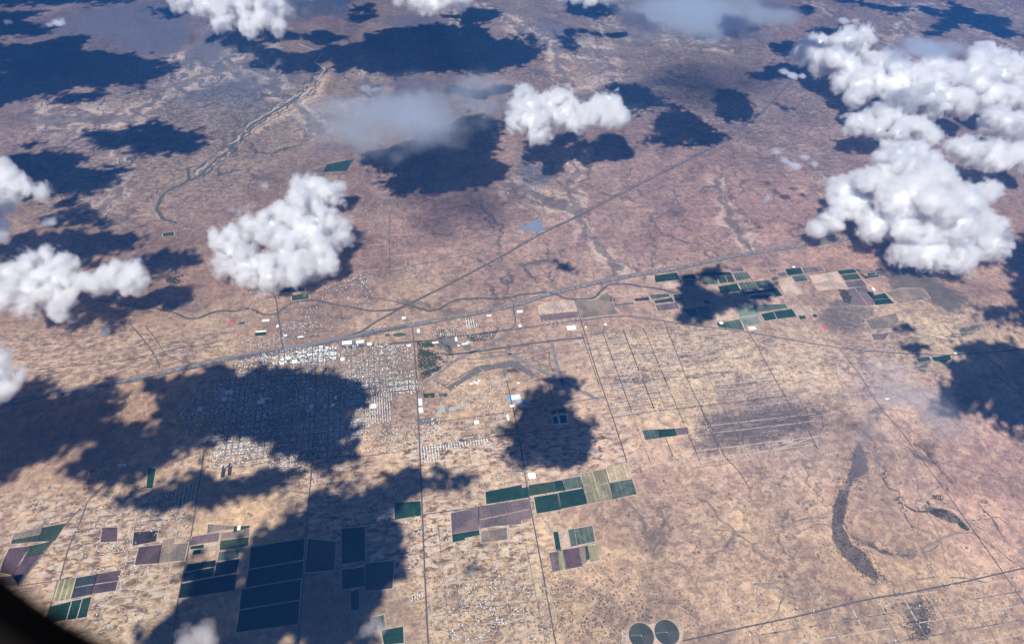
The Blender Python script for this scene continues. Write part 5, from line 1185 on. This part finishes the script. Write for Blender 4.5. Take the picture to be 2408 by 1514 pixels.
# the street grid of the town
streets = []
for tp, sp_x, sp_y in (([(560,870),(620,838),(700,818),(800,813),(960,815),(978,925),(870,925),(870,1000),(820,1075),(600,1090),(500,1060),(470,930)], 96, 118), ([(553,815),(590,795),(655,788),(662,762),(760,752),(760,785),(610,818)], 96, 118), ([(985,1050),(1146,1030),(1146,1045),(1034,1083),(990,1090)], 44, 400)):
    A = np.array(wpoly(tp)); gx0, gy0 = A.min(0); gx1, gy1 = A.max(0)
    grid_tracks(tp, [math.floor(gx0 / sp_x) * sp_x + sp_x * k + 7 for k in range(int((gx1 - gx0) / sp_x) + 2)], [math.floor(gy0 / sp_y) * sp_y + sp_y * k + 7 for k in range(int((gy1 - gy0) / sp_y) + 2)], [streets], 9, .2)
merged('streets', 'fine grid of grey town streets', streets, surf('town street', (.15, .145, .145), (.24, .22, .20), 120), 'structure')
# tell the three hundred that show largest
ranked = sorted(range(len(HOUSES)), key=lambda i: -(HOUSES[i][2] * HOUSES[i][3]) / depth(HOUSES[i][0], HOUSES[i][1]) ** 2)
vis = []
for i in ranked:
    x, y, w, d, r_, k = HOUSES[i]
    if -5200 < x < 9000: vis.append(i)
    if len(vis) == 300: break
visset = set(vis)
CN = ['white', 'silver grey', 'cream', 'tan', 'grey', 'dark grey', 'grey green', 'brown']
GROW = 1.12
for i in vis:
    x, y, w, d, r_, k = HOUSES[i]
    V_, F_, M_ = house_mesh('house', w * GROW, d * GROW, 5.0, k)
    me = mesh('house', V_, F_)
    for m_ in HMATS: me.materials.append(m_)
    me.polygons.foreach_set('material_index', M_); me.update()
    o = link('house', me, None, loc=(x, y, 0)); o.rotation_euler = (0, 0, r_)
    tag(o, f'small {CN[k]} roofed house, one of the scattered flecks on the desert lots', 'house', f'{CN[k]} roofed houses scattered over the town and lots')
Vs, Fs, Ms = [], [], []; off = 0
for i, (x, y, w, d, r_, k) in enumerate(HOUSES):
    if i in visset: continue
    V_, F_, M_ = house_mesh('h', w * GROW, d * GROW, 5.0, k); A = np.array(V_); c_, s_ = math.cos(r_), math.sin(r_)
    B = np.stack([A[:, 0] * c_ - A[:, 1] * s_ + x, A[:, 0] * s_ + A[:, 1] * c_ + y, A[:, 2] + float(hgt(x, y))], 1)
    Vs.append(B); Fs += [tuple(q + off for q in f) for f in F_]; Ms += M_; off += len(V_)
me = mesh('houses', np.concatenate(Vs), Fs)
for m_ in HMATS: me.materials.append(m_)
me.polygons.foreach_set('material_index', Ms); me.update()
tag(link('houses', me), 'mass of tiny pale roofs filling the town blocks', 'houses', kind='stuff')
print('houses', len(HOUSES))

# trees: dark flecks round the houses, the golf course and the farmsteads
TREES = []
for (x, y, w, d, r_, k) in HOUSES:
    for j in range(HR.choice((1, 2, 3, 3))): TREES.append((x + HR.gauss(0, 18), y + HR.gauss(0, 18), HR.uniform(4, 8.5)))
def belt(poly, n, size=(5, 11)):
    P = wpoly(poly); A = np.array(P); x0, y0 = A.min(0); x1, y1 = A.max(0); k = 0
    for _ in range(n * 20):
        if k >= n: break
        x, y = HR.uniform(x0, x1), HR.uniform(y0, y1)
        if inside(x, y, P) and float(fbm(np.array([x]), np.array([y]), 160, 3)[0]) > HR.uniform(-.25, .1): TREES.append((x, y, HR.uniform(*size))); k += 1
belt([(1390,770),(1560,765),(1730,785),(1850,930),(1640,960),(1440,980)], 1500, (5, 10))
belt([(1500,1430),(1290,1340),(1300,1514),(1480,1514)], 1500, (4, 7))
belt([(1740,1080),(2000,830),(2100,900),(1960,1400),(1700,1450)], 900, (5, 9))
belt([(500,860),(960,812),(978,925),(870,930),(870,1000),(820,1075),(600,1090),(420,960)], 2500, (5, 10))
belt([(2022,1035),(2052,1105),(1998,1165),(1992,1240),(2045,1290),(2090,1372),(2050,1380),(1945,1290),(1950,1230),(1970,1110)], 1300, (4, 10))
belt([(1590,1045),(1650,960),(1850,925),(1955,960),(1935,1030),(1800,1060),(1690,1090)], 1500, (5, 9))
belt([(980,800),(1040,802),(1060,815),(1070,850),(1010,885),(985,900)], 1500, (6, 13))
belt([(1096,790),(1170,779),(1157,800),(1098,804)], 600, (5, 10))
belt([(1024,778),(1076,769),(1076,790),(1028,794)], 260, (5, 9))
belt(cp(2, 1, [(1088,530),(1135,528),(1195,575),(1172,632),(1140,620)]), 500, (7, 14))
belt(cp(2, 1, [(1210,385),(1240,385),(1300,450),(1285,455)]), 120, (7, 12))
belt(cp(2, 1, [(620,440),(680,440),(670,460),(630,462)]), 60, (7, 12))
belt(cp(2, 2, [(1545,525),(1640,570),(1750,575),(1760,555),(1860,570),(1880,610),(1790,620),(1740,590),(1620,580)]), 700, (4, 9))
belt(cp(2, 2, [(1870,615),(1930,610),(2025,705),(2000,715),(1880,650)]), 500, (4, 9))
belt(cp(2, 2, [(1760,460),(1850,470),(1830,500),(1760,490)]), 160, (4, 9))
belt(cp(2, 2, [(1650,1150),(1740,1200),(1790,1320),(1720,1500),(1680,1400)]), 500, (4, 8))
belt(cp(2, 2, [(1520,1365),(1660,1345),(1730,1480),(1620,1500)]), 380, (4, 8))
belt(cp(1, 1, [(1890,570),(1945,600),(1920,615),(1895,610)]), 60, (7, 12))
belt(cp(0, 1, [(1165,450),(1290,420),(1310,460),(1250,490),(1180,480)]), 260, (8, 14))
belt([(140,690),(300,720),(360,732),(330,745),(230,730)], 200, (6, 12))
T = np.array(TREES); nT = len(T)
octv = np.array([(1, 0, .5), (-.1, .95, .55), (-.9, .1, .45), (.05, -1, .5), (.1, .1, 1.15), (0, 0, 0)])
jit = rng.uniform(.7, 1.25, (nT, 6, 3))
Vt = T[:, None, :] * 0 + octv[None] * jit * T[:, 2][:, None, None]
Vt[:, :, 0] += T[:, 0][:, None]; Vt[:, :, 1] += T[:, 1][:, None]; Vt[:, :, 2] += hgt(T[:, 0], T[:, 1])[:, None]
tf = np.array([(0,1,4),(1,2,4),(2,3,4),(3,0,4),(1,0,5),(2,1,5),(3,2,5),(0,3,5)])
Ft = (tf[None] + (np.arange(nT) * 6)[:, None, None]).reshape(-1, 3)
me = bpy.data.meshes.new('trees'); me.vertices.add(nT * 6); me.vertices.foreach_set('co', Vt.ravel())
me.loops.add(Ft.size); me.polygons.add(len(Ft)); me.loops.foreach_set('vertex_index', Ft.ravel().astype(np.int32)); me.polygons.foreach_set('loop_start', np.arange(len(Ft)) * 3); me.update(calc_edges=True)
tag(link('trees', me, surf('dusty tree crowns', (.030, .042, .028), (.055, .055, .038), 30)), 'countless tiny dark trees round the houses and on the golf course', 'trees', kind='stuff')
print('trees', nT)

# ------------------------------------------------------------------ the aircraft window the view is taken through
def cabin_window():
    D = 0.052                         # the lens almost touches the pane
    Fw = Vector((sY, cY, 0)); Rt = Vector((cY, -sY, 0)); Upv = Vector((0, 0, 1))
    def pl(px, py):
        d = ray(px - 1204, py - 757); t = D / d.dot(Fw); q = d * t
        return (q.dot(Rt), q.z)
    a, b, c = pl(0, 1330), pl(110, 1420), pl(265, 1514)
    mx = Vector(a).lerp(Vector(c), .5); ch = Vector(c) - Vector(a); nrm = Vector((-ch.y, ch.x)).normalized()
    if nrm.dot(Vector((0, 1))) < 0: nrm = -nrm
    r = .085
    h_ = math.sqrt(max(r * r - (ch.length / 2) ** 2, 0)); cen = mx + nrm * h_       # centre of the rounded corner
    hw, hh = .125, .19
    ox, oz = cen.x - r + hw, cen.y - r + hh                                          # centre of the opening
    def loop(grow, rr):
        out = []
        for (sx_, sz_, a0) in ((1, 1, 0), (-1, 1, 90), (-1, -1, 180), (1, -1, 270)):
            for k in range(13):
                an = math.radians(a0 + 90 * k / 12); out.append((ox + sx_ * (hw - r) + math.cos(an) * (rr + grow), oz + sz_ * (hh - r) + math.sin(an) * (rr + grow)))
        return out
    root = bpy.data.objects.new('aircraft_window', None); COL.objects.link(root); root.location = (0, 0, H)
    tag(root, 'black rounded window edge of the aircraft blurred in the lower left corner', 'aircraft window')
    m = surf('black rubber seal', (.004, .004, .004)); m2 = surf('dark grey cabin panel', (.006, .006, .006))
    for nm, prof, mt in (('seal', [(0, D - .008), (0, D), (.012, D), (.014, D - .008)], m), ('panel', [(.0142, D - .009), (.0142, D - .002), (.11, D - .002), (.11, D - .009)], m2)):
        V_, F_ = [], []; loops = [loop(g_, r) for g_, _ in prof]; n = len(loops[0])
        for L_, (_, dd) in zip(loops, prof):
            for (x, z) in L_: V_.append(tuple(Rt * x + Fw * dd + Upv * z))
        for k in range(len(prof)):
            k2 = (k + 1) % len(prof)
            for i in range(n): F_.append((k * n + i, k * n + (i + 1) % n, k2 * n + (i + 1) % n, k2 * n + i))
        link(nm, mesh(nm, V_, F_), mt, parent=root)
cabin_window()
